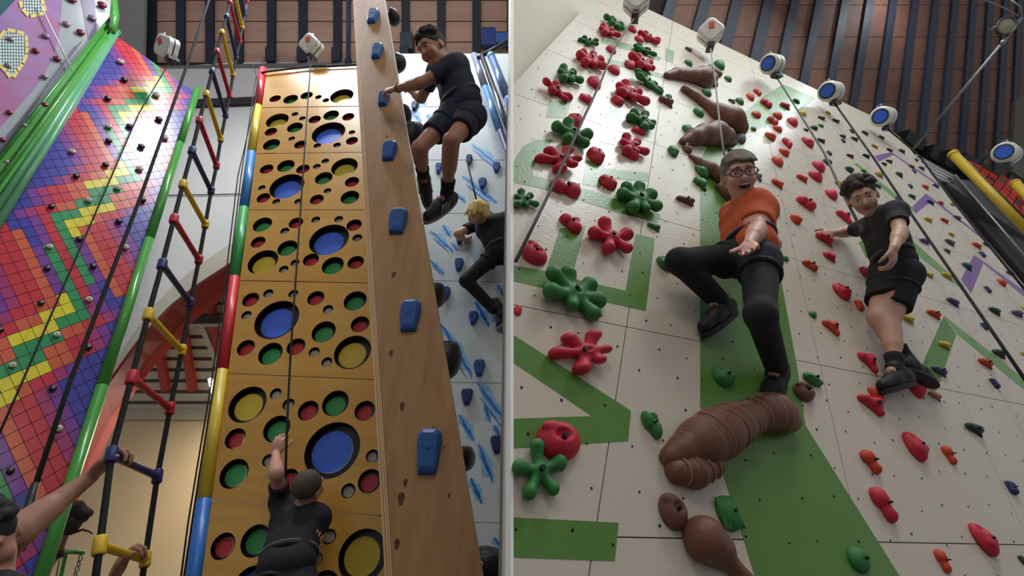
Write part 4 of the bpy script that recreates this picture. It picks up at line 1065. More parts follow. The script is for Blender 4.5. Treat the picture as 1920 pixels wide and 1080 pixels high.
# =================================================================== HOLDS ON THE WHITE WALL
E3 = np.eye(3)
def hold_shape(kind):
    b = Body(); h = .035
    if kind == 'dome': b.ell((0, 0, .02), E3, (.5, .46, .42), .05); b.ell((.1, .12, .3), E3, (.2, .16, .16), .12)
    elif kind == 'jug': b.ell((0, 0, .02), E3, (.5, .5, .42), .05); b.ell((0, .30, .42), E3, (.30, .16, .20), .08, True); b.cap((-.3, -.1, .3), (.3, -.1, .3), .12, .12, .1)
    elif kind == 'wedge': b.cap((-.30, .12, .1), (.22, .10, .16), .22, .26, .1); b.cap((.1, 0, .1), (.36, -.28, .05), .2, .07, .1); b.ell((0, .2, .45), E3, (.4, .2, .14), .08, True)
    elif kind == 'bean': b.ell((-.2, .14, .05), E3, (.28, .30, .32), .1); b.ell((.16, -.14, .05), E3, (.32, .30, .34), .1); b.ell((.22, .2, .1), E3, (.16, .2, .26), .1)
    elif kind == 'tri': b.cap((-.36, .26, .05), (.30, .28, .08), .18, .18, .14); b.cap((.30, .28, .08), (.18, -.36, .05), .18, .13, .14); b.cap((-.36, .26, .05), (.18, -.36, .05), .17, .13, .14); b.ell((.05, .08, .2), E3, (.22, .22, .16), .12)
    elif kind == 'donut': b.ell((0, 0, .02), E3, (.5, .48, .44), .05); b.ell((0, .06, .45), E3, (.2, .15, .16), .06, True); b.ell((-.2, .3, .3), E3, (.2, .12, .12), .1)
    elif kind == 'box': [b.cap((x_ * .22, y_ * .22, .0), (x_ * .20, y_ * .20, .22), .24, .22, .03) for x_ in (-1, 0, 1) for y_ in (-1, 0, 1)]
    elif kind == 'skull': b.ell((0, .2, .05), E3, (.36, .32, .40), .08); b.ell((.10, -.24, .05), E3, (.25, .28, .34), .12); b.ell((.18, .24, .38), E3, (.1, .1, .12), .06, True); b.ell((.2, -.16, .36), E3, (.1, .08, .1), .06, True)
    elif kind == 'double': b.ell((-.24, .04, .05), E3, (.27, .40, .36), .06); b.ell((.24, -.02, .05), E3, (.28, .42, .38), .06)
    elif kind == 'cactus':
        b.ell((0, 0, .02), E3, (.46, .5, .38), .05)
        for q in range(7):
            a = -.9 + q * .3; b.cap((a * .42, .42, .15), (a * .48, -.42, .15), .05, .05, .05)
    elif kind.startswith('flower'):
        sd = int(kind[-1]); rq = random.Random(sd + 11); n = (6, 6, 5, 7)[sd]
        b.ell((0, 0, .10), E3, (.17, .17, .16), .08); h = .022
        for q in range(n):
            a = 2 * math.pi * (q + rq.uniform(-.15, .15)) / n + sd; L = rq.choice([.44, .42, .38, .28]); r = rq.uniform(.125, .155) * (1.0 if L > .3 else .72)
            e = (math.cos(a) * L, math.sin(a) * L, .15); b.cap((0, 0, .12), (e[0] * .5, e[1] * .5, .12), .085, .085, .05); b.cap((e[0] * .5, e[1] * .5, .12), e, .085, r, .05)
        b.ell((0, 0, .27), E3, (.05, .05, .08), .03, True)
    b.cut((0, 0, 0), (0, 0, -1), 3.0)
    me = b.mesh('hold_' + kind, h, 1)
    co = np.empty(len(me.vertices) * 3); me.vertices.foreach_get('co', co); co = co.reshape(-1, 3)
    sx, sy = np.ptp(co[:, 0]), np.ptp(co[:, 1]); co[:, 0] = (co[:, 0] - (co[:, 0].max() + co[:, 0].min()) / 2) / sx; co[:, 1] = (co[:, 1] - (co[:, 1].max() + co[:, 1].min()) / 2) / sy
    me.vertices.foreach_set('co', co.ravel()); me.update()
    return me, co[:, 2].max()
SHAPES = {k: hold_shape(k) for k in ['dome', 'jug', 'wedge', 'bean', 'tri', 'donut', 'box', 'skull', 'double', 'cactus', 'flower0', 'flower1', 'flower2', 'flower3']}
HC = {'red': (206, 34, 62), 'orange': (206, 66, 28), 'green': (44, 122, 52), 'dark green': (28, 62, 52), 'brown': (112, 70, 58), 'yellow': (206, 176, 40), 'navy': (40, 46, 96),
      'purple': (82, 68, 112), 'black': (26, 28, 34), 'tan': (178, 144, 84), 'grey': (86, 92, 98), 'maroon': (104, 30, 44), 'pink': (176, 112, 116), 'teal': (30, 84, 84)}
HM = {k: mat('resin_' + k.replace(' ', '_'), c, .5, .18, 6, bump=.25, bscale=60) for k, c in HC.items()}
boltme = mesh_of('bolt', *tube_vf([np.array([0, 0, 0.0]), np.array([0, 0, .012])], .5, 10))
# x, y, w, h in the frame, colour, shape, turn
HOLDS = [
 (1151,41,40,26,'green','flower0'),(1144,57,40,28,'red','flower1'),(1185,55,17,14,'red','dome'),(1217,70,42,25,'red','flower2'),(1198,74,16,14,'red','dome'),(1104,77,38,23,'green','flower2'),
 (1109,111,56,40,'red','flower3'),(1146,93,18,16,'red','dome'),(1210,93,42,25,'green','flower1'),(1203,115,50,34,'red','flower0'),(1181,122,19,18,'red','dome'),(1151,131,22,19,'red','dome'),
 (1070,138,48,37,'green','flower1'),(1045,168,63,34,'red','flower2'),(1114,155,24,24,'red','dome'),(1216,153,60,32,'green','flower3'),(1186,173,64,46,'red','flower1'),(1158,189,23,20,'red','jug'),(1098,187,23,23,'red','wedge'),
 (1202,225,54,44,'green','flower0'),(1197,245,26,18,'red','donut'),(1078,225,27,26,'red','dome'),(1073,248,76,56,'green','flower2'),(1190,270,54,42,'red','flower1'),(1183,286,29,28,'red','donut'),(1048,297,86,50,'red','flower0'),
 (1118,292,32,33,'red','jug'),(1060,353,56,38,'red','double'),(1140,342,33,29,'red','jug'),(1200,369,84,58,'green','flower3'),(985,371,46,36,'green','flower1'),(1070,419,40,36,'red','bean'),(1145,441,82,68,'red','flower2'),
 (1001,474,48,44,'red','donut'),(1075,548,124,88,'green','flower3'),(1089,660,114,74,'red','flower0'),(971,582,14,30,'red','dome'),(1047,826,80,74,'red','donut'),(997,880,96,112,'green','flower2'),
 (1222,797,37,50,'green','bean'),(1262,960,52,68,'brown','donut'),(1369,963,54,66,'green','cactus'),(1285,377,34,22,'brown','wedge'),(1226,426,24,18,'green','wedge'),(1507,734,42,38,'brown','donut'),(1524,712,38,24,'green','jug'),
 (1357,707,42,38,'green','jug'),(1610,1050,44,48,'green','dome'),
 (1291,93,13,11,'brown','wedge'),(1291,118,15,13,'green','dome'),(1349,122,20,19,'green','dome'),(1333,125,12,9,'green','dome'),(1365,148,14,12,'green','dome'),(1340,157,14,19,'green','bean'),(1325,174,18,15,'green','dome'),(1249,191,27,23,'brown','wedge'),
 (1254,181,12,9,'green','dome'),(1310,211,19,18,'green','dome'),(1387,190,15,14,'green','dome'),(1372,190,13,10,'grey','tri'),(1363,209,18,11,'green','dome'),(1289,243,19,18,'green','dome'),(1388,260,20,20,'grey','dome'),(1289,278,18,22,'brown','donut'),
 (1263,284,21,26,'green','jug'),(1316,322,23,25,'green','jug'),(1313,345,24,26,'green','wedge'),(1374,285,17,11,'green','dome'),(1421,332,16,19,'grey','tri'),(1413,242,10,9,'grey','dome'),(1247,494,30,28,'green','jug'),
 (1407,182,15,15,'orange','dome'),(1420,173,15,14,'orange','bean'),(1437,194,21,18,'red','bean'),(1472,199,18,15,'red','wedge'),(1418,215,18,14,'orange','dome'),(1458,217,17,14,'orange','dome'),(1449,227,20,18,'red','bean'),(1486,229,20,18,'red','dome'),
 (1458,242,17,13,'orange','dome'),(1445,256,20,17,'orange','jug'),(1476,268,20,21,'red','bean'),(1515,267,21,20,'red','jug'),(1471,286,19,16,'orange','jug'),(1458,303,21,20,'orange','dome'),(1535,312,23,21,'red','dome'),(1529,331,26,20,'red','dome'),
 (1504,335,21,17,'orange','wedge'),(1458,345,22,20,'orange','wedge'),(1493,190,13,9,'dark green','dome'),(1505,213,14,11,'yellow','dome'),(1511,244,9,7,'black','wedge'),(1526,240,15,10,'dark green','dome'),(1539,236,11,7,'green','dome'),(1540,222,14,10,'maroon','wedge'),
 (1567,227,14,9,'black','wedge'),(1553,212,10,7,'yellow','wedge'),(1539,264,16,11,'dark green','wedge'),(1555,287,10,12,'black','box'),(1552,304,17,14,'dark green','jug'),(1580,256,12,9,'maroon','wedge'),(1581,264,9,9,'black','box'),(1597,246,9,9,'black','box'),
 (1602,261,14,10,'dark green','wedge'),(1622,250,13,10,'dark green','wedge'),(1594,293,14,10,'maroon','wedge'),(1624,293,14,10,'black','wedge'),(1593,318,17,13,'dark green','jug'),(1619,321,11,9,'green','wedge'),(1653,258,11,8,'maroon','wedge'),(1640,275,13,9,'tan','wedge'),
 (1668,282,12,9,'maroon','wedge'),(1667,303,13,9,'dark green','wedge'),(1658,308,10,8,'black','wedge'),(1648,327,16,13,'tan','dome'),(1691,284,12,10,'dark green','wedge'),(1718,300,8,8,'black','box'),(1709,313,11,9,'maroon','wedge'),(1714,321,9,9,'navy','box'),
 (1728,316,11,9,'dark green','wedge'),(1686,328,13,12,'dark green','wedge'),(1707,349,10,10,'navy','box'),(1735,351,13,11,'orange','wedge'),(1755,349,13,9,'purple','wedge'),(1710,369,14,11,'teal','wedge'),(1745,380,14,10,'navy','wedge'),(1764,381,11,9,'orange','wedge'),
 (1785,383,11,8,'yellow','wedge'),(1645,349,15,10,'purple','wedge'),(1684,373,11,10,'navy','box'),(1697,398,16,13,'dark green','wedge'),(1740,412,16,12,'yellow','wedge'),(1771,414,16,11,'orange','wedge'),(1795,409,14,11,'purple','wedge'),
 (1784,440,12,9,'yellow','wedge'),(1733,453,20,14,'purple','wedge'),(1781,455,19,14,'grey','wedge'),(1776,471,13,11,'grey','wedge'),(1832,461,17,14,'orange','wedge'),(1850,459,15,11,'dark green','wedge'),(1842,477,13,12,'navy','box'),(1813,500,19,16,'teal','wedge'),
 (1742,516,17,12,'yellow','wedge'),(1776,518,21,15,'yellow','wedge'),(1716,524,19,17,'purple','wedge'),(1879,530,18,15,'orange','jug'),(1895,513,18,12,'purple','wedge'),(1852,543,15,15,'navy','box'),(1787,567,24,18,'purple','wedge'),(1865,584,23,17,'dark green','wedge'),
 (1907,589,23,16,'purple','wedge'),(1751,590,27,19,'orange','wedge'),(1702,599,24,18,'yellow','wedge'),(1846,612,16,16,'navy','box'),(1917,577,8,9,'yellow','dome'),(1771,648,22,17,'yellow','wedge'),(1873,664,26,19,'dark green','wedge'),(1762,697,29,20,'purple','wedge'),
 (1848,682,28,21,'orange','wedge'),(1918,664,10,12,'yellow','wedge'),(1865,719,21,22,'navy','box'),(1753,743,25,18,'pink','wedge'),
 (1559,365,23,21,'red','dome'),(1573,344,17,13,'yellow','dome'),(1512,381,36,28,'red','bean'),(1493,411,23,21,'orange','jug'),(1453,398,18,16,'green','dome'),(1582,407,29,26,'red','tri'),(1546,449,33,26,'red','wedge'),(1555,482,23,21,'red','wedge'),
 (1519,498,29,20,'orange','bean'),(1472,484,17,12,'green','cactus'),(1628,515,31,32,'red','bean'),(1579,547,34,32,'red','jug'),(1611,573,21,29,'orange','box'),(1524,590,15,13,'green','dome'),(1558,615,33,30,'orange','tri'),(1627,680,37,38,'red','tri'),
 (1719,728,37,38,'red','jug'),(1643,742,30,32,'orange','bean'),(1633,760,50,40,'red','tri'),(1717,838,47,54,'red','jug'),(1780,854,31,47,'orange','skull'),(1827,806,35,25,'dark green','wedge'),(1633,866,39,44,'orange','skull'),(1657,947,50,70,'red','skull'),
 (1845,1013,50,64,'red','jug'),(1768,1053,35,54,'orange','skull'),(1897,915,27,27,'navy','box'),(1917,1052,17,28,'dark green','wedge')]
def local_scale(pl, o, ax):
    return np.linalg.norm(project(o + ax * .01) - project(o)) / .01
cnt = {}
order = sorted(range(len(HOLDS)), key=lambda i: HOLDS[i][1])
lab = {}
for i in order:
    k = (HOLDS[i][4], HOLDS[i][5].startswith('flower')); cnt[k] = cnt.get(k, -1) + 1
    lab[i] = ('%s flower-shaped hold on white wall, %s %s flower from the top' if k[1] else '%s resin hold on white wall, %s plain %s one from the top') % (k[0], ordinal(cnt[k]), k[0])
rr = random.Random(21)
for i, (x, y, w, h, col, shp) in enumerate(HOLDS):
    me, hz = SHAPES[shp]; o = RW.at(x, y); X, Y, N = RX, RY, RN_
    kx, ky = local_scale(RW, o, X), local_scale(RW, o, Y); fl_ = shp.startswith('flower')
    rot = rr.uniform(-.35, .35)
    if shp in ('wedge', 'tri', 'skull', 'bean', 'box', 'double'): rot = rr.uniform(-.15, .15)
    co = np.empty(len(me.vertices) * 3); me.vertices.foreach_get('co', co); co = co.reshape(-1, 3)[::3]
    cr, sr = math.cos(rot), math.sin(rot); co = np.stack([co[:, 0] * cr - co[:, 1] * sr, co[:, 0] * sr + co[:, 1] * cr, co[:, 2] / hz], 1)
    sx, sy = w / kx, .8 * h / ky
    if x < 1000 and fl_: x = max(x, 964 + w * .5); o = RW.at(x, y)
    for it in range(7):       # fit the outline to the width and height the hold shows
        prot = (.30 if fl_ else .42) * math.sqrt(sx * sy)
        P3 = o + np.outer(co[:, 0] * sx, X) + np.outer(co[:, 1] * sy, Y) + np.outer(co[:, 2] * prot, N)
        dd = P3 - CAM; cz = dd[:, 1] * CP + dd[:, 2] * SP_; q = np.stack([960 + F * dd[:, 0] / cz, 540 - F * (-dd[:, 1] * SP_ + dd[:, 2] * CP) / cz], 1)
        lo_, hi_ = q.min(0), q.max(0)
        sx *= (w * 1.06 / (hi_[0] - lo_[0])) ** .7; sy *= (h * 1.06 / (hi_[1] - lo_[1])) ** .7
        sy = min(max(sy, .40 * sx), 1.7 * sx); c_ = project(o); o = RW.at(c_[0] + (x - (lo_[0] + hi_[0]) / 2) * .8, c_[1] + (y - (lo_[1] + hi_[1]) / 2) * .8)
    S = Matrix.Diagonal((sx, sy, prot / hz, 1)); Rz = Matrix.Rotation(rot, 4, 'Z')
    mw = tmat((X, Y, N), o) @ S @ Rz
    if shp.startswith('flower'): nm = 'flower_hold'
    else: nm = 'resin_hold'
    if w >= 26:
        t = thing(nm, lab[i], 'climbing hold', o, 'resin holds on the white wall')
        put('hold', me, HM[col], t, mw)
        R = min(.010, sx * .055)
        put('bolt', boltme, M_black, t, tmat((X, Y, N), o + N * prot * (.80 if not shp.startswith('flower') else .72)) @ Matrix.Diagonal((R * 2, R * 2, 1.6, 1)))
    else:
        tag(put(nm, me, HM[col], None, mw), lab[i], 'climbing hold', 'resin holds on the white wall')

# ---- big brown root and pastry shaped volumes
M_root = mat('brown_root', (118, 74, 56), .5, .25, 5, bump=.3, bscale=40)
M_rib = mat('pale_groove', (164, 124, 100), .6, .1)
def root(label, pts, lumps=(), ribs=0, res=60.0, ribr=.004):
    """pts: x, y, half width in pixels; a tapered body lying on the wall"""
    b = Body(); C = []
    for x, y, r in pts:
        o = RW.at(x, y); m = 1 / (0.5 * (local_scale(RW, o, RX) + local_scale(RW, o, RY))); C.append((RW.at(x, y, r * m * .45), r * m))
    for (p, r), (q, s) in zip(C[:-1], C[1:]): b.cap(p, q, r, s, r * .35)
    for x, y, r in lumps:
        o = RW.at(x, y); m = 1 / (0.5 * (local_scale(RW, o, RX) + local_scale(RW, o, RY))); b.ell(RW.at(x, y, r * m * .4), np.stack([RX, RY, RN_]), (r * m, r * m * .9, r * m * .9), r * m * .3)
    c0_ = C[len(C) // 2][0]
    b.cut(c0_ - RN_ * (RN_ @ c0_ - RW.c), -RN_, 5.0)
    t = thing('root_volume', label, 'climbing hold', RW.at(pts[0][0], pts[0][1]), 'brown root volumes')
    R = max(r for p, r in C)
    put('body', b.mesh('body', R / 9), M_root, t)
    if ribs:
        for k in range(ribs):
            u = (k + .5) / ribs * (len(C) - 1); i = int(u); w_ = u - i; p = C[i][0] * (1 - w_) + C[i + 1][0] * w_; r = C[i][1] * (1 - w_) + C[i + 1][1] * w_
            tdir = unit(C[i + 1][0] - C[i][0]); sd = unit(np.cross(tdir, RN_))
            arc = [p + (sd * math.cos(a) + RN_ * math.sin(a)) * (r * 1.07) + tdir * math.sin(2 * a) * r * .12 for a in np.linspace(.25, math.pi - .25, 13)]
            tube('groove', arc, ribr, M_rib, t, 6)
    return t
root('brown pointed root volume near the top of the white wall', [(1250, 142, 5), (1268, 139, 8), (1295, 143, 10), (1318, 145, 13), (1332, 148, 9), (1326, 158, 6)], [(1316, 148, 14)])
root('small brown root spur beside the topmost root volume', [(1318, 130, 5), (1332, 133, 6), (1349, 139, 4)])
root('slanting brown root volume ending in a thick rounded bulb', [(1284, 168, 6), (1305, 182, 7), (1328, 200, 8), (1350, 214, 13), (1372, 226, 17), (1386, 240, 12)])
root('brown croissant-shaped volume above the head of the climber in orange', [(1280, 266, 6), (1300, 258, 12), (1320, 254, 15), (1342, 252, 17), (1360, 258, 13), (1376, 267, 5)], [(1335, 240, 10)])
root('thin tapering brown root volume behind the head of the climber in orange', [(1294, 292, 3), (1312, 305, 7), (1330, 318, 11), (1348, 330, 12), (1360, 338, 8)])
root('brown root volume behind the shoulder of the climber in orange', [(1350, 352, 7), (1366, 362, 12), (1378, 380, 8)])
root('large ribbed brown pastry-shaped volume under the foot of the climber in orange', [(1250, 858, 14), (1280, 846, 27), (1312, 830, 38), (1345, 812, 40), (1376, 796, 34), (1404, 784, 26), (1430, 774, 30), (1456, 776, 31), (1476, 786, 22)], [(1262, 856, 22)], 17, ribr=.003)
root('ribbed lower lobe of the large brown pastry-shaped volume', [(1270, 884, 22), (1300, 884, 27), (1335, 872, 22)], ribs=5, ribr=.003)
root('brown club-shaped root volume at the bottom of the white wall', [(1322, 1012, 40), (1345, 1030, 30), (1368, 1056, 17), (1400, 1088, 15), (1420, 1120, 10)])

# ---- devices and ropes of the right half
D1 = device(1193, 4, None, 40, 44, (-.2, -.3, -1), 'auto belay device cut by the top edge above the flower holds', .1, False)
D2 = device(1332, 62, None, 32, 42, (-.25, -.25, -1), 'white auto belay device with a red sticker at the wall top', .05, False)
D3 = device(1448, 121, None, 38, 36, (-1, -.35, -.75), 'blue-faced auto belay device at the wall top, leftmost of the blue ones', -.25)
D4 = device(1558, 172, None, 38, 36, (-1, -.35, -.75), 'blue-faced auto belay device at the wall top, middle one of the blue ones', -.25)
D5 = device(1656, 219, None, 36, 35, (-1, -.35, -.75), 'blue-faced auto belay device at the wall top, nearest the lamp pole foot', -.25)
D6 = device(1887, 288, 7.2, 36, 35, (-1, -.2, -.65), 'blue-faced auto belay device by the yellow pole at the right edge', 0)
tube_cable = tag(tube('cable', [pt(1868, 278, 7.5), pt(1848, 296, 7.6), pt(1826, 322, 7.8)], .012, M_black), 'short cable from the far right belay device', 'cable')
rope('belay_rope', [D1, RW.at(1150, 95, .14), RW.at(1126, 155, .13), RW.at(1094, 222, .12), RW.at(1050, 320, .10), RW.at(1010, 402, .08), RW.at(967, 490, .05)], [.007, .007, .008, .009, .009, .009, .009], M_greyrope, 'grey rope slanting down past the red flower holds to the left')
rope('belay_rope', [D2, RW.at(1341, 150, .16), RW.at(1349, 230, .3), RW.at(1358, 290, .42)], .007, mat('pale_rope', (150, 150, 148), .7, .2, 80), 'pale rope running down to the climber in orange')
rope('belay_rope', [D3, RW.at(1488, 195, .12), RW.at(1545, 286, .2), RW.at(1584, 370, .3), pt(1617, 434, 3.05)], [.008, .008, .009, .009, .009], M_greyrope, 'grey rope running down to the climber in black')
rope('belay_rope', [D4, RW.at(1640, 299, .12), RW.at(1709, 402, .14), RW.at(1790, 519, .16), RW.at(1858, 618, .2), RW.at(1960, 768, .25)], .0105, M_rope, 'black rope crossing the right part of the white wall')
rope('belay_rope', [D5, RW.at(1722, 290, .12), RW.at(1789, 380, .14), RW.at(1850, 455, .16), RW.at(1960, 590, .2)], .0105, M_rope, 'black rope along the right edge of the white wall')

# =================================================================== PEOPLE
L0 = dict(neck=.48, head=.17, sh=.18, hip=.10, el=.29, wr=.26, kn=.43, an=.42, toe=.20, hand=.09)
PAR = dict(neck='pel', head='neck', shL='neck', shR='neck', hipL='pel', hipR='pel', elL='shL', wrL='elL', elR='shR', wrR='elR', knL='hipL', anL='knL', knR='hipR', anR='knR', toeL='anL', toeR='anR')
def solve(spec, s, pl=None):
    """joints from their place in the frame and the length of each limb"""
    Q = {}
    for k, v in spec.items():
        D = ray(v[0], v[1])
        if k == 'pel' or (len(v) > 3): Q[k] = D * v[2]; continue
        P = Q[PAR[k]]; Ln = L0[k.rstrip('LR')] * s
        DD, PD = D @ D, P @ D; disc = PD * PD - DD * (P @ P - Ln * Ln)
        t = PD / DD if disc < 0 else (PD + v[2] * math.sqrt(disc)) / DD
        Q[k] = D * t
    J = {k: to_world(p) for k, p in Q.items()}
    if pl is not None:      # nobody sinks into the wall
        for k, p in J.items():
            mn = {'an': .085, 'toe': .06, 'wr': .045, 'kn': .10, 'el': .07}.get(k.rstrip('LR'), .10); h = pl.n @ p - pl.c
            if h < mn: D = p - CAM; J[k] = p + D * ((mn - h) / (pl.n @ D))
    return J
def skin(name, c): return mat(name, c, .5, .10, 14, bump=.04, bscale=90, spec=.35)
M_eye = mat('eye_white', (225, 222, 216), .3, .02); M_iris = mat('eye_dark', (30, 22, 18), .25, .1); M_lip = mat('lip', (150, 74, 70), .5, .1); M_mouth = mat('mouth_inside', (64, 20, 22), .6); M_teeth = mat('teeth', (230, 224, 210), .35)
def orth(fwd, up):
    f_ = unit(dir_world(fwd)); u = unit(dir_world(up)); u = unit(u - f_ * (u @ f_)); return np.cross(f_, u), f_, u     # right of the person, forward, up

def head_prims(b, c, R, Fw, U, s):
    AX = np.stack([R, Fw, U])
    b.ell(c + U * .028 * s - Fw * .012 * s, AX, np.array([.076, .098, .092]) * s, .02)
    b.ell(c - U * .035 * s + Fw * .028 * s, AX, np.array([.060, .066, .078]) * s, .03)
    b.ell(c - U * .096 * s + Fw * .060 * s, AX, np.array([.027, .022, .020]) * s, .025)
    b.cap(c + Fw * .088 * s + U * .012 * s, c + Fw * .112 * s - U * .026 * s, .009 * s, .014 * s, .012)
    b.cap(c + Fw * .082 * s + U * .034 * s - R * .04 * s, c + Fw * .082 * s + U * .034 * s + R * .04 * s, .012 * s, .012 * s, .02)
    for q in (-1, 1):
        b.ell(c + R * q * .077 * s - U * .012 * s - Fw * .008 * s, AX, np.array([.010, .020, .032]) * s, .01)
        b.ell(c + R * q * .033 * s + Fw * .098 * s + U * .006 * s, AX, np.array([.018, .012, .012]) * s, .012, True)
        b.ell(c + R * q * .036 * s + Fw * .070 * s - U * .03 * s, AX, np.array([.024, .022, .022]) * s, .03)
def face_parts(t, c, R, Fw, U, s, smile):
    AX = np.stack([R, Fw, U])
    for q in (-1, 1):
        b = Body(); e = c + R * q * .033 * s + Fw * .0795 * s + U * .006 * s; b.ell(e, AX, np.array([.0115, .009, .0065]) * s, .004); eye = put('eye', b.mesh('eye', .003), M_eye, t)
        b = Body(); b.ell(e + Fw * .0068 * s, AX, np.array([.0055, .004, .0055]) * s, .002); put('iris', b.mesh('iris', .002), M_iris, eye)
        tube('eyebrow', [c + R * q * (.016 + .012 * k) * s + Fw * (.094 - .003 * k * k) * s + U * (.034 + .003 * k - .001 * k * k) * s for k in range(4)], .004 * s, M_brow, t, 6)
    m = c + Fw * .094 * s - U * .060 * s
    if smile:
        b = Body(); b.ell(m, AX, np.array([.028, .010, .014]) * s, .003); mo = put('mouth', b.mesh('mouth', .003), M_mouth, t)
        b = Body(); b.ell(m + U * .007 * s + Fw * .004 * s, AX, np.array([.022, .007, .005]) * s, .002); put('teeth', b.mesh('teeth', .0025), M_teeth, mo)
    else:
        tube('mouth', [m + R * x * .024 * s - Fw * x * x * .010 * s + U * x * x * .004 * s for x in np.linspace(-1, 1, 7)], [.002 * s, .004 * s, .0055 * s, .006 * s, .0055 * s, .004 * s, .002 * s], M_lip, t, 8)
M_brow = mat('brow_hair', (44, 34, 28), .8)
def hair_mesh(c, R, Fw, U, s, style):
    AX = np.stack([R, Fw, U]); b = Body(); rq = random.Random(4)
    b.ell(c + U * .040 * s - Fw * .020 * s, AX, np.array([.083, .100, .092]) * s, .02)
    if style == 'curly':
        for q in range(120):
            th = rq.uniform(0, 2 * math.pi); ph = rq.uniform(.25, 1.5); v = R * math.cos(th) * math.cos(ph) * .086 + Fw * math.sin(th) * math.cos(ph) * .100 + U * math.sin(ph) * .10
            if (v @ Fw) > .045 and (v @ U) < .05: continue
            b.ell(c + U * .040 * s - Fw * .014 * s + v * s, AX, np.array([.019, .019, .017]) * s * rq.uniform(.8, 1.2), .008)
    elif style == 'fringe':
        for q in range(9):
            x = -.064 + q * .016; b.cap(c + R * x * s + U * (.118 - 8 * x * x) * s + Fw * .02 * s, c + R * (x - .010) * s + U * (.066 + .014 * rq.random() - 2 * x * x) * s + Fw * (.090 - 8 * x * x) * s, .017 * s, .008 * s, .012)
    elif style == 'long':
        for q in range(26):
            th = rq.uniform(-2.6, 2.6) - math.pi / 2; v = R * math.cos(th) * .085 + Fw * math.sin(th) * .095
            b.cap(c + U * .06 * s + v * s * .8, c + v * s * 1.15 - U * rq.uniform(.02, .10) * s, .022 * s, .014 * s, .01)
        b.cap(c - Fw * .10 * s + U * .04 * s, c - Fw * .16 * s - U * .05 * s, .05 * s, .03 * s, .02)
    # keep the face free
    b.ell(c + Fw * .085 * s - U * .045 * s, AX, np.array([.075, .055, .092]) * s, .012, True)
    if style in ('short', 'fringe', 'curly'): b.ell(c - Fw * .02 * s - U * .10 * s, AX, np.array([.12, .16, .075]) * s, .02, True)
    return b.mesh('hair', .0055 if style != 'curly' else .005)
def hand_prims(b, w, d, pn, side, s, curl=.7, spread=.0):
    """w wrist, d towards the fingers, pn the way the palm faces, side towards the thumb"""
    d = unit(d); pn = unit(pn - d * (pn @ d)); sd = np.cross(d, pn); sd = sd if sd @ side > 0 else -sd
    AX = np.stack([sd, d, pn])
    b.ell(w + d * .048 * s, AX, np.array([.041, .052, .017]) * s, .012)
    b.ell(w + d * .03 * s + sd * .022 * s + pn * .008 * s, AX, np.array([.018, .03, .016]) * s, .012)
    for q, (o, ln) in enumerate(((.030, .92), (.010, 1.0), (-.010, .95), (-.029, .76))):
        p = w + d * (.088 - .006 * abs(q - 1)) * s + sd * o * s; a = 0.0; r = .0088
        for k, seg in enumerate((.040, .027, .021)):
            a += curl * (.55, .85, .6)[k]; dd = d * math.cos(a) + pn * math.sin(a) + sd * spread * (1.5 - q) * .25
            e = p + unit(dd) * seg * ln * s; b.cap(p, e, r * s, (r - .0008) * s, .004); p = e; r -= .0008
    p = w + d * .026 * s + sd * .034 * s + pn * .006 * s
    for k, (seg, th) in enumerate(((.036, .7), (.030, .45), (.024, .15))):
        dd = d * math.cos(th) + sd * math.sin(th) + pn * (.25 + .3 * curl * k); e = p + unit(dd) * seg * s; b.cap(p, e, (.0125 - .0015 * k) * s, (.011 - .0015 * k) * s, .006); p = e
def torso_prims(b, J, s, g=0.0, lower=True):
    nk, pe = J['neck'], J['pel']; u = unit(nk - pe); r1 = unit(J['shR'] - J['shL']); r1 = unit(r1 - u * (u @ r1)); r2 = unit(J['hipR'] - J['hipL']); r2 = unit(r2 - u * (u @ r2))
    k = .05
    for q in (-1, 1):
        ch = nk - u * .13 * s + r1 * q * .075 * s; wa = nk * .42 + pe * .58 + (r1 + r2) * .5 * q * .055 * s; hp = pe + u * .04 * s + r2 * q * .06 * s
        b.cap(ch, wa, (.086 + g) * s, (.078 + g) * s, k); b.cap(wa, hp, (.078 + g) * s, (.088 + g) * s, k)
        sh = J['shR'] if q > 0 else J['shL']
        b.cap(nk - u * .03 * s, sh - u * .015 * s, (.058 + g) * s, (.056 + g) * s, .04)
        b.cap(sh - u * .02 * s, ch, (.058 + g) * s, (.07 + g) * s, .04)
    return u, r1, r2
def limb(b, p, q, ra, rb, k=.02): b.cap(p, q, ra, rb, k)
def belt(J, s, off, rad, name, m, t, rr_=.013):
    nk, pe = J['neck'], J['pel']; u = unit(nk - pe); r2 = unit(J['hipR'] - J['hipL']); r2 = unit(r2 - u * (u @ r2)); fw = np.cross(u, r2); c = pe + u * off * s
    P = [c + r2 * math.cos(a) * (rad + .055) * s + fw * math.sin(a) * rad * s for a in np.linspace(0, 2 * math.pi, 33)[:-1]]
    return tube(name, P, rr_ * s, m, t, 8, closed=True)
def ring_on(p, q, f, rad, name, m, t, r=.010):
    c = p + (q - p) * f; d = unit(q - p); a = np.array([0, 0, 1.0]) if abs(d[2]) < .8 else np.array([1.0, 0, 0]); x = unit(np.cross(d, a)); y = np.cross(d, x)
    return tube(name, [c + (x * math.cos(a_) + y * math.sin(a_)) * rad for a_ in np.linspace(0, 2 * math.pi, 25)[:-1]], r, m, t, 8, closed=True)
M_web = mat('harness_webbing', (24, 25, 30), .7, .2, 40); M_stitch = mat('pale_stitching', (150, 150, 154), .7)
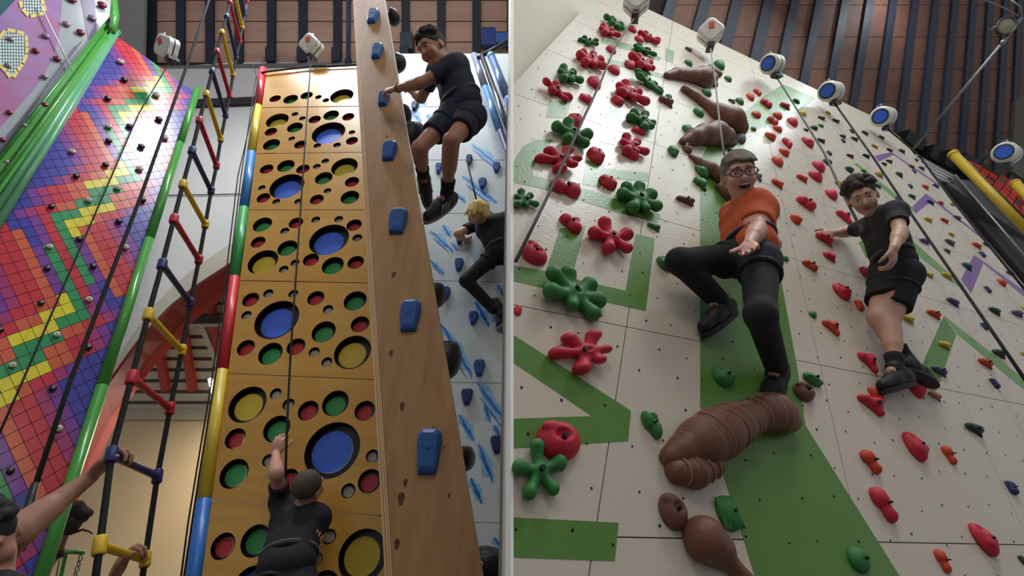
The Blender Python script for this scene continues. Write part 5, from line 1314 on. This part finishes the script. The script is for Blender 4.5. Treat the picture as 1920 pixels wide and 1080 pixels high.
def shoe(t, an, toe, kn, m, msole, s, stripes=None):
    d = unit(toe - an); up = unit(kn - an); L = np.linalg.norm(toe - an); sd = unit(np.cross(d, up)); up = np.cross(sd, d)
    sh = thing_part('shoe', t)
    b = Body(); heel = an - up * .045 * s - d * .045 * s; to = an - up * .055 * s + d * .17 * s
    b.cap(heel, an - up * .05 * s + d * .08 * s, .040 * s, .041 * s, .03); b.cap(an - up * .05 * s + d * .08 * s, to, .041 * s, .031 * s, .03); b.cap(an + up * .01 * s, an - up * .04 * s, .043 * s, .045 * s, .03)
    b.cut(an - up * .078 * s, -up, .4)
    o = put('shoe', b.mesh('shoe', .006), m, t)
    n = 20; P = []
    for q in range(n):
        a = 2 * math.pi * q / n; x = math.cos(a); P.append(an - up * .076 * s + d * (.062 + .150 * x) * s + sd * math.sin(a) * (.042 + .006 * x) * s)
    v, f = prism(P, [p - up * .022 * s for p in P]); put('sole', mesh_of('sole', v, f), msole, o)
    for k in range(3):
        c = an + d * (.05 + .026 * k) * s - up * (.000 + .012 * k) * s
        tube('lace', [c + sd * x * .026 * s + up * (.008 - .02 * x * x) * s + d * .012 * s for x in np.linspace(-1, 1, 5)], .0035 * s, mat('lace_grey', (92, 92, 94), .8), o, 6)
    if stripes:
        for side_ in (-1, 1):
            for k in range(3):
                c = an - up * .03 * s + d * (.02 + .028 * k) * s + sd * side_ * .042 * s
                tube('stripe', [c - up * .028 * s + d * .022 * s + sd * side_ * .002, c + up * .022 * s - d * .006 * s - sd * side_ * .006], .0055 * s, stripes, o, 6)
    return o
def thing_part(n, t): return None

def climber(label, pl, spec, s, fwd, up, sk, hair_c, style, shirt, bottom, shoes, hands, smile=False, face=True, legs=('L', 'R'), arms=('L', 'R'), bare_leg=False, vox=.007, harness=True, sleeve=.62, bottom_len=.72, headscale=1.0, sole=None, stripes=None, socks=None):
    J = solve(spec, s, pl)
    base = J.get('anR', J['pel'])
    t = thing('person', label, 'person', base)
    msk = skin(*sk); R, Fw, U = orth(fwd, up); hs = s * headscale
    b = Body(); u, r1, r2 = torso_prims(b, J, s)
    b.cap(J['neck'] - u * .02, J['head'] - U * .06 * hs - Fw * .015 * hs, .056 * s, .050 * hs, .03)
    head_prims(b, J['head'], R, Fw, U, hs)
    for q in 'LR':
        if q in arms:
            limb(b, J['sh' + q], J['el' + q], .050 * s, .040 * s, .03); limb(b, J['el' + q], J['wr' + q], .041 * s, .027 * s, .02)
            e, w = J['el' + q], J['wr' + q]; b.cap(e + (w - e) * .1, e + (w - e) * .4, .044 * s, .040 * s, .02)
            if q in hands:
                d, pn, sd, cu, spd = hands[q]
                d = dir_world(d) if d is not None else unit(J['wr' + q] - J['el' + q])
                hand_prims(b, w, unit(d), unit(dir_world(pn)), dir_world(sd), s * 1.05, cu, spd)
        if q in legs:
            h, k, a = J['hip' + q], J['kn' + q], J['an' + q]
            limb(b, h, k, .080 * s, .051 * s, .05); limb(b, k, a, .050 * s, .036 * s, .03)
            fw = np.cross(u, r2); b.cap(k + (a - k) * .15 , k + (a - k) * .45, .052 * s, .049 * s, .03)
            if 'toe' + q in J: b.cap(a, a + (J['toe' + q] - a) * .2, .034 * s, .028 * s, .02)
    put('body', b.mesh('body', vox), msk, t)
    put('hair', hair_mesh(J['head'], R, Fw, U, hs, style), mat('hair_' + hair_c[0], hair_c[1], .75, .35, 60, bump=.5, bscale=120), t)
    if face: face_parts(t, J['head'], R, Fw, U, hs, smile)
    # shirt
    b = Body(); torso_prims(b, J, s, .013)
    for q in arms:
        p, e = J['sh' + q], J['el' + q]; z_ = p + (e - p) * (sleeve + .1); b.cap(p, z_, .064 * s, .062 * s, .03); b.cut(p + (e - p) * sleeve, e - p, .085 * s)
    b.cut(J['pel'] - u * .05 * s, -u, .30 * s)
    msh = mat('cloth_' + shirt[0], shirt[1], .85, .16, 7, bump=.7, bscale=14)
    put('t_shirt', b.mesh('t_shirt', .007, 2), msh, t)
    # shorts or trousers
    b = Body(); b.cap(J['hipL'], J['hipR'], .097 * s, .097 * s, .05); b.cap(J['pel'] + u * .06 * s - r2 * .05 * s, J['pel'] + u * .06 * s + r2 * .05 * s, .094 * s, .094 * s, .05)
    for q in legs:
        h, k, a = J['hip' + q], J['kn' + q], J['an' + q]
        if bottom_len <= 1: b.cap(h, h + (k - h) * (bottom_len + .12), .095 * s, .090 * s, .05); b.cut(h + (k - h) * bottom_len, k - h, .15 * s)
        else: b.cap(h, k, .092 * s, .066 * s, .05); b.cap(k, k + (a - k) * 1.08, .066 * s, .054 * s, .03); b.cut(k + (a - k) * 1.0, a - k, .1 * s)
    put('shorts' if bottom_len <= 1 else 'trousers', b.mesh('bottoms', .007, 2), mat('cloth_' + bottom[0], bottom[1], .85, .14, 7, bump=.6, bscale=14), t)
    if harness:
        hb = belt(J, s, .10, .098, 'waist_belt', M_web, t, .016)
        for q in legs: ring_on(J['hip' + q], J['kn' + q], .26, .090 * s, 'leg_loop', M_web, t, .015 * s)
        fw = np.cross(r2, u); fw = fw if fw @ (CAM - J['pel']) > 0 else -fw
        belt(J, s, .118, .107, 'belt_stitching', M_stitch, t, .003)
    for q in legs:
        if 'toe' + q in J: shoe(t, J['an' + q], J['toe' + q], J['kn' + q], mat('shoe_' + shoes[0], shoes[1], .6, .2, 20), sole or mat('dark_sole', (34, 34, 36), .7), s * 1.15, stripes)
        if socks:
            k, a = J['kn' + q], J['an' + q]; tube('sock', [a + (k - a) * x for x in (-.12, .0, .1, .2, .30)], [.046 * s, .049 * s, .047 * s, .048 * s, .053 * s], socks, t, 16)
    return t, J, (R, Fw, U)

# ---- the climber in orange
t, J, H = climber('smiling climber in an orange t-shirt and black trousers holding out an open hand', RW,
    dict(pel=(1404, 480, 2.45), neck=(1398, 378, 1), head=(1385, 330, -1), shL=(1374, 398, 1), shR=(1430, 392, -1), hipL=(1386, 486, 1), hipR=(1424, 490, -1), elR=(1420, 432, -1), wrR=(1404, 458, -1), elL=(1424, 440, 1), wrL=(1452, 456, 1),
         knL=(1274, 490, -1), anL=(1348, 564, 1), toeL=(1300, 598, -1), knR=(1426, 590, -1), anR=(1456, 688, 1), toeR=(1434, 742, -1)), .97,
    (-.22, -.10, -1), (-.10, 1, .1), ('skin_fair', (206, 156, 138)), ('ash', (122, 110, 98)), 'fringe', ('orange', (196, 84, 40)), ('black_trousers', (28, 28, 36)), ('black', (22, 22, 24)),
    {'R': ((-.30, -.35, -.75), (-.6, .35, -.7), (-.8, .5, .2), .35, .3), 'L': (None, (0, 0, 1), (0, 1, 0), .9, 0)}, smile=True, bottom_len=2, headscale=1.12, socks=mat('navy_sock', (40, 48, 80), .9))
R, Fw, U = H; c = J['head']; hs = .97 * 1.12
gl = []
for q in (-1, 1):
    o = c + R * q * .034 * hs + Fw * .107 * hs + U * .006 * hs
    rg = tube('glasses_rim', [o + R * math.cos(a) * .029 * hs + U * math.sin(a) * .019 * hs for a in np.linspace(0, 2 * math.pi, 21)[:-1]], .003, M_black, t, 6, closed=True)
    tube('glasses_arm', [o + R * q * .029 * hs, c + R * q * .086 * hs + Fw * .05 * hs + U * .008 * hs, c + R * q * .083 * hs - Fw * .01 * hs], .0025, M_black, t, 6)
tube('glasses_bridge', [c - R * .006 * hs + Fw * .112 * hs + U * .01 * hs, c + R * .006 * hs + Fw * .112 * hs + U * .01 * hs], .003, M_black, t, 6)
# ---- the climber in black, right
t, J, H = climber('curly haired climber in black t-shirt and shorts leaning off the white wall', RW,
    dict(pel=(1680, 506, 3.15), neck=(1646, 398, 1), head=(1617, 370, -1), shL=(1626, 424, 1), shR=(1678, 394, -1), hipL=(1662, 512, 1), hipR=(1698, 514, -1), elR=(1688, 436, -1), wrR=(1676, 466, -1), elL=(1590, 434, 1), wrL=(1560, 438, 1),
         knL=(1644, 596, -1), anL=(1700, 676, 1), toeL=(1732, 694, -1), knR=(1668, 610, -1), anR=(1680, 694, 1), toeR=(1632, 706, -1)), .95,
    (-.50, -.30, -.85), (-.38, .92, 0), ('skin_fair2', (204, 160, 140)), ('brown_curl', (52, 42, 36)), 'curly', ('black2', (34, 34, 40)), ('black_shorts', (24, 24, 30)), ('black', (22, 22, 24)),
    {'R': ((-.15, -1, -.1), (-.5, .1, .8), (-.9, .0, -.3), .9, 0), 'L': (None, (0, -.5, 1), (0, 1, -.3), .9, 0)}, bottom_len=.66, headscale=1.15, socks=mat('black_sock', (20, 20, 24), .9))
# ---- climber on the timber post
t, J, H = climber('climber in dark navy t-shirt and shorts gripping a hold on the timber post', None,
    dict(pel=(868, 206, 3.75), neck=(842, 116, 1), head=(812, 92, -1), shL=(818, 130, 1), shR=(852, 122, -1), hipL=(850, 214, 1), hipR=(886, 218, -1), elR=(788, 156, -1), wrR=(744, 166, 1), elL=(790, 184, 1), wrL=(768, 168, 1),
         knL=(786, 278, -1), anL=(794, 330, 1), toeL=(800, 372, -1), knR=(846, 264, -1), anR=(838, 366, 1), toeR=(800, 392, -1)), 1.08,
    (-.55, -.42, -.72), (-.30, .95, .1), ('skin_olive', (172, 120, 98)), ('black_hair', (30, 26, 26)), 'curly', ('navy', (34, 38, 58)), ('navy_shorts', (34, 36, 60)), ('charcoal', (34, 34, 40)),
    {'R': ((-1, -.1, .25), (-.2, -.7, .7), (.0, .9, -.4), 1.0, 0), 'L': (None, (0, 0, 1), (0, 1, 0), .9, 0)}, bottom_len=.60, headscale=1.10, sole=mat('taupe_sole', (150, 136, 122), .6), stripes=mat('pale_stripe', (170, 160, 156), .6), socks=mat('black_sock', (20, 20, 24), .9))
w = J['wrR']; e = J['elR']; ring_on(w, e, .08, .033, 'wristband', M_black, t, .004)
# ---- blond climber
t, J, H = climber('blond climber in black top and leggings half hidden by the white trim', BL,
    dict(pel=(944, 474, 4.72), neck=(912, 410, 1), head=(894, 396, -1), shL=(896, 420, 1), shR=(950, 408, -1), hipL=(928, 478, 1), hipR=(962, 482, -1), elL=(858, 438, -1), wrL=(872, 450, 1), elR=(985, 420, -1), wrR=(990, 440, 1),
         knL=(874, 526, -1), anL=(924, 578, 1), toeL=(936, 600, -1), knR=(975, 550, -1), anR=(965, 582, 1), toeR=(950, 590, -1)), .95,
    (-.75, .05, .55), (.15, .95, .25), ('skin_pale', (222, 170, 150)), ('blond', (222, 196, 120)), 'long', ('black3', (30, 31, 38)), ('black_leggings', (26, 27, 34)), ('charcoal', (34, 34, 40)),
    {'L': (None, (0, 0, 1), (0, 1, 0), .9, 0), 'R': (None, (0, 0, 1), (0, 1, 0), .9, 0)}, bottom_len=2, face=False, vox=.008, headscale=1.0, socks=mat('black_sock', (20, 20, 24), .9), sole=mat('taupe_sole', (150, 136, 122), .6))
# ---- climber at the foot of the plywood wall, seen from behind
t, J, H = climber('climber in a black t-shirt seen from behind reaching up the plywood wall', CW,
    dict(pel=(534, 1070, 2.72), neck=(568, 950, 1), head=(578, 916, -1), shL=(528, 938, 1), shR=(598, 968, -1), hipL=(512, 1085, 1), hipR=(560, 1092, -1), elL=(518, 888, -1), wrL=(517, 850, 1), elR=(598, 1004, 1), wrR=(592, 1010, -1),
         knL=(470, 1180, -1), anL=(480, 1290, 1), knR=(600, 1200, -1), anR=(600, 1310, 1)), 1.0,
    (.30, .12, 1), (.22, .95, .1), ('skin_fair3', (214, 160, 142)), ('grey_brown', (86, 74, 64)), 'short', ('black4', (30, 30, 36)), ('black_trousers2', (28, 28, 36)), ('black', (22, 22, 24)),
    {'L': ((.05, 1, .5), (0, -.2, 1), (1, .2, 0), .9, 0), 'R': (None, (0, 0, 1), (0, 1, 0), .9, 0)}, bottom_len=2, face=False, harness=True)
# ---- person on the rope ladder, arms and the top of the head only
s = 1.0
t = thing('person', 'black haired person reaching for the navy rung of the rope ladder', 'person', pt(-40, 1250, 1.75))
b = Body()
hc = pt(-24, 1014, 1.72); R, Fw, U = orth((.75, -.30, -.7), (-.05, 1, -.35))
head_prims(b, hc, R, Fw, U, s); 
J = dict(neck=pt(-20, 1100, 1.68), shL=pt(-150, 1120, 1.75), shR=pt(-40, 1085, 1.86), pel=pt(0, 1500, 1.35), hipL=pt(-50, 1520, 1.4), hipR=pt(60, 1520, 1.4))
torso_prims(b, J, s)
b.cap(J['neck'], hc - U * .07, .055, .05, .03)
el = pt(26, 1002, 1.86)
def grip(g, ax, arm, pn0, side):
    """wrist, finger direction and palm side for a hand closed round a bar through g along ax"""
    d = unit(arm - ax * (arm @ ax)); pn = unit(pn0 - ax * (pn0 @ ax) - d * (pn0 @ d)); return g - d * .112 - pn * .036, d, pn
rung2 = unit(Rp[1] - Lp[1]); g = Lp[1] + rung2 * .085
wr, d, pn = grip(g, rung2, g - el, dir_world((.2, -.6, .8)), None)
b.cap(J['shR'], el, .068, .060, .03); b.cap(el, wr, .058, .031, .02); b.cap(el + (wr - el) * .1, el + (wr - el) * .4, .060, .050, .02)
hand_prims(b, wr, d, pn, -rung2, s * 1.3, 1.25, 0)
# second arm, coming up from below to the yellow rung
rung1 = unit(Rp[0] - Lp[0]); g1 = Lp[0] + (Rp[0] - Lp[0]) * .72; el2 = pt(140, 1150, 1.85); J2 = pt(60, 1250, 1.6)
wr2, d, pn = grip(g1, rung1, g1 - el2, dir_world((.3, -.5, .8)), None)
b.cap(J2, el2, .055, .048, .03); b.cap(el2, wr2, .048, .030, .02); b.cap(J['pel'] * .4 + J['neck'] * .6, J2, .08, .06, .04)
hand_prims(b, wr2, d, pn, -rung1, s * 1.3, 1.25, 0)
put('body', b.mesh('body', .006), skin('skin_brown', (168, 122, 102)), t)
put('hair', hair_mesh(hc, R, Fw, U, s * 1.05, 'curly'), mat('hair_black_hair', (30, 26, 26), .75), t)
b = Body(); torso_prims(b, J, s, .013); b.cap(J['shR'], J['shR'] + (el - J['shR']) * .2, .068, .066, .03)
put('t_shirt', b.mesh('t_shirt', .009, 2), mat('cloth_black4', (30, 30, 36), .85), t)
b = Body(); b.cap(J['hipL'], J['hipR'], .11, .11, .05)
kn = [J['hipL'] + np.array([0, .05, -.4]), J['hipR'] + np.array([0, .05, -.4])]
for h_, k_ in zip((J['hipL'], J['hipR']), kn): b.cap(h_, k_, .1, .075, .05); b.cap(k_, k_ + np.array([0, -.05, -.38]), .075, .055, .03)
put('trousers', b.mesh('trousers', .009, 2), mat('cloth_black_trousers', (28, 28, 36), .85), t)
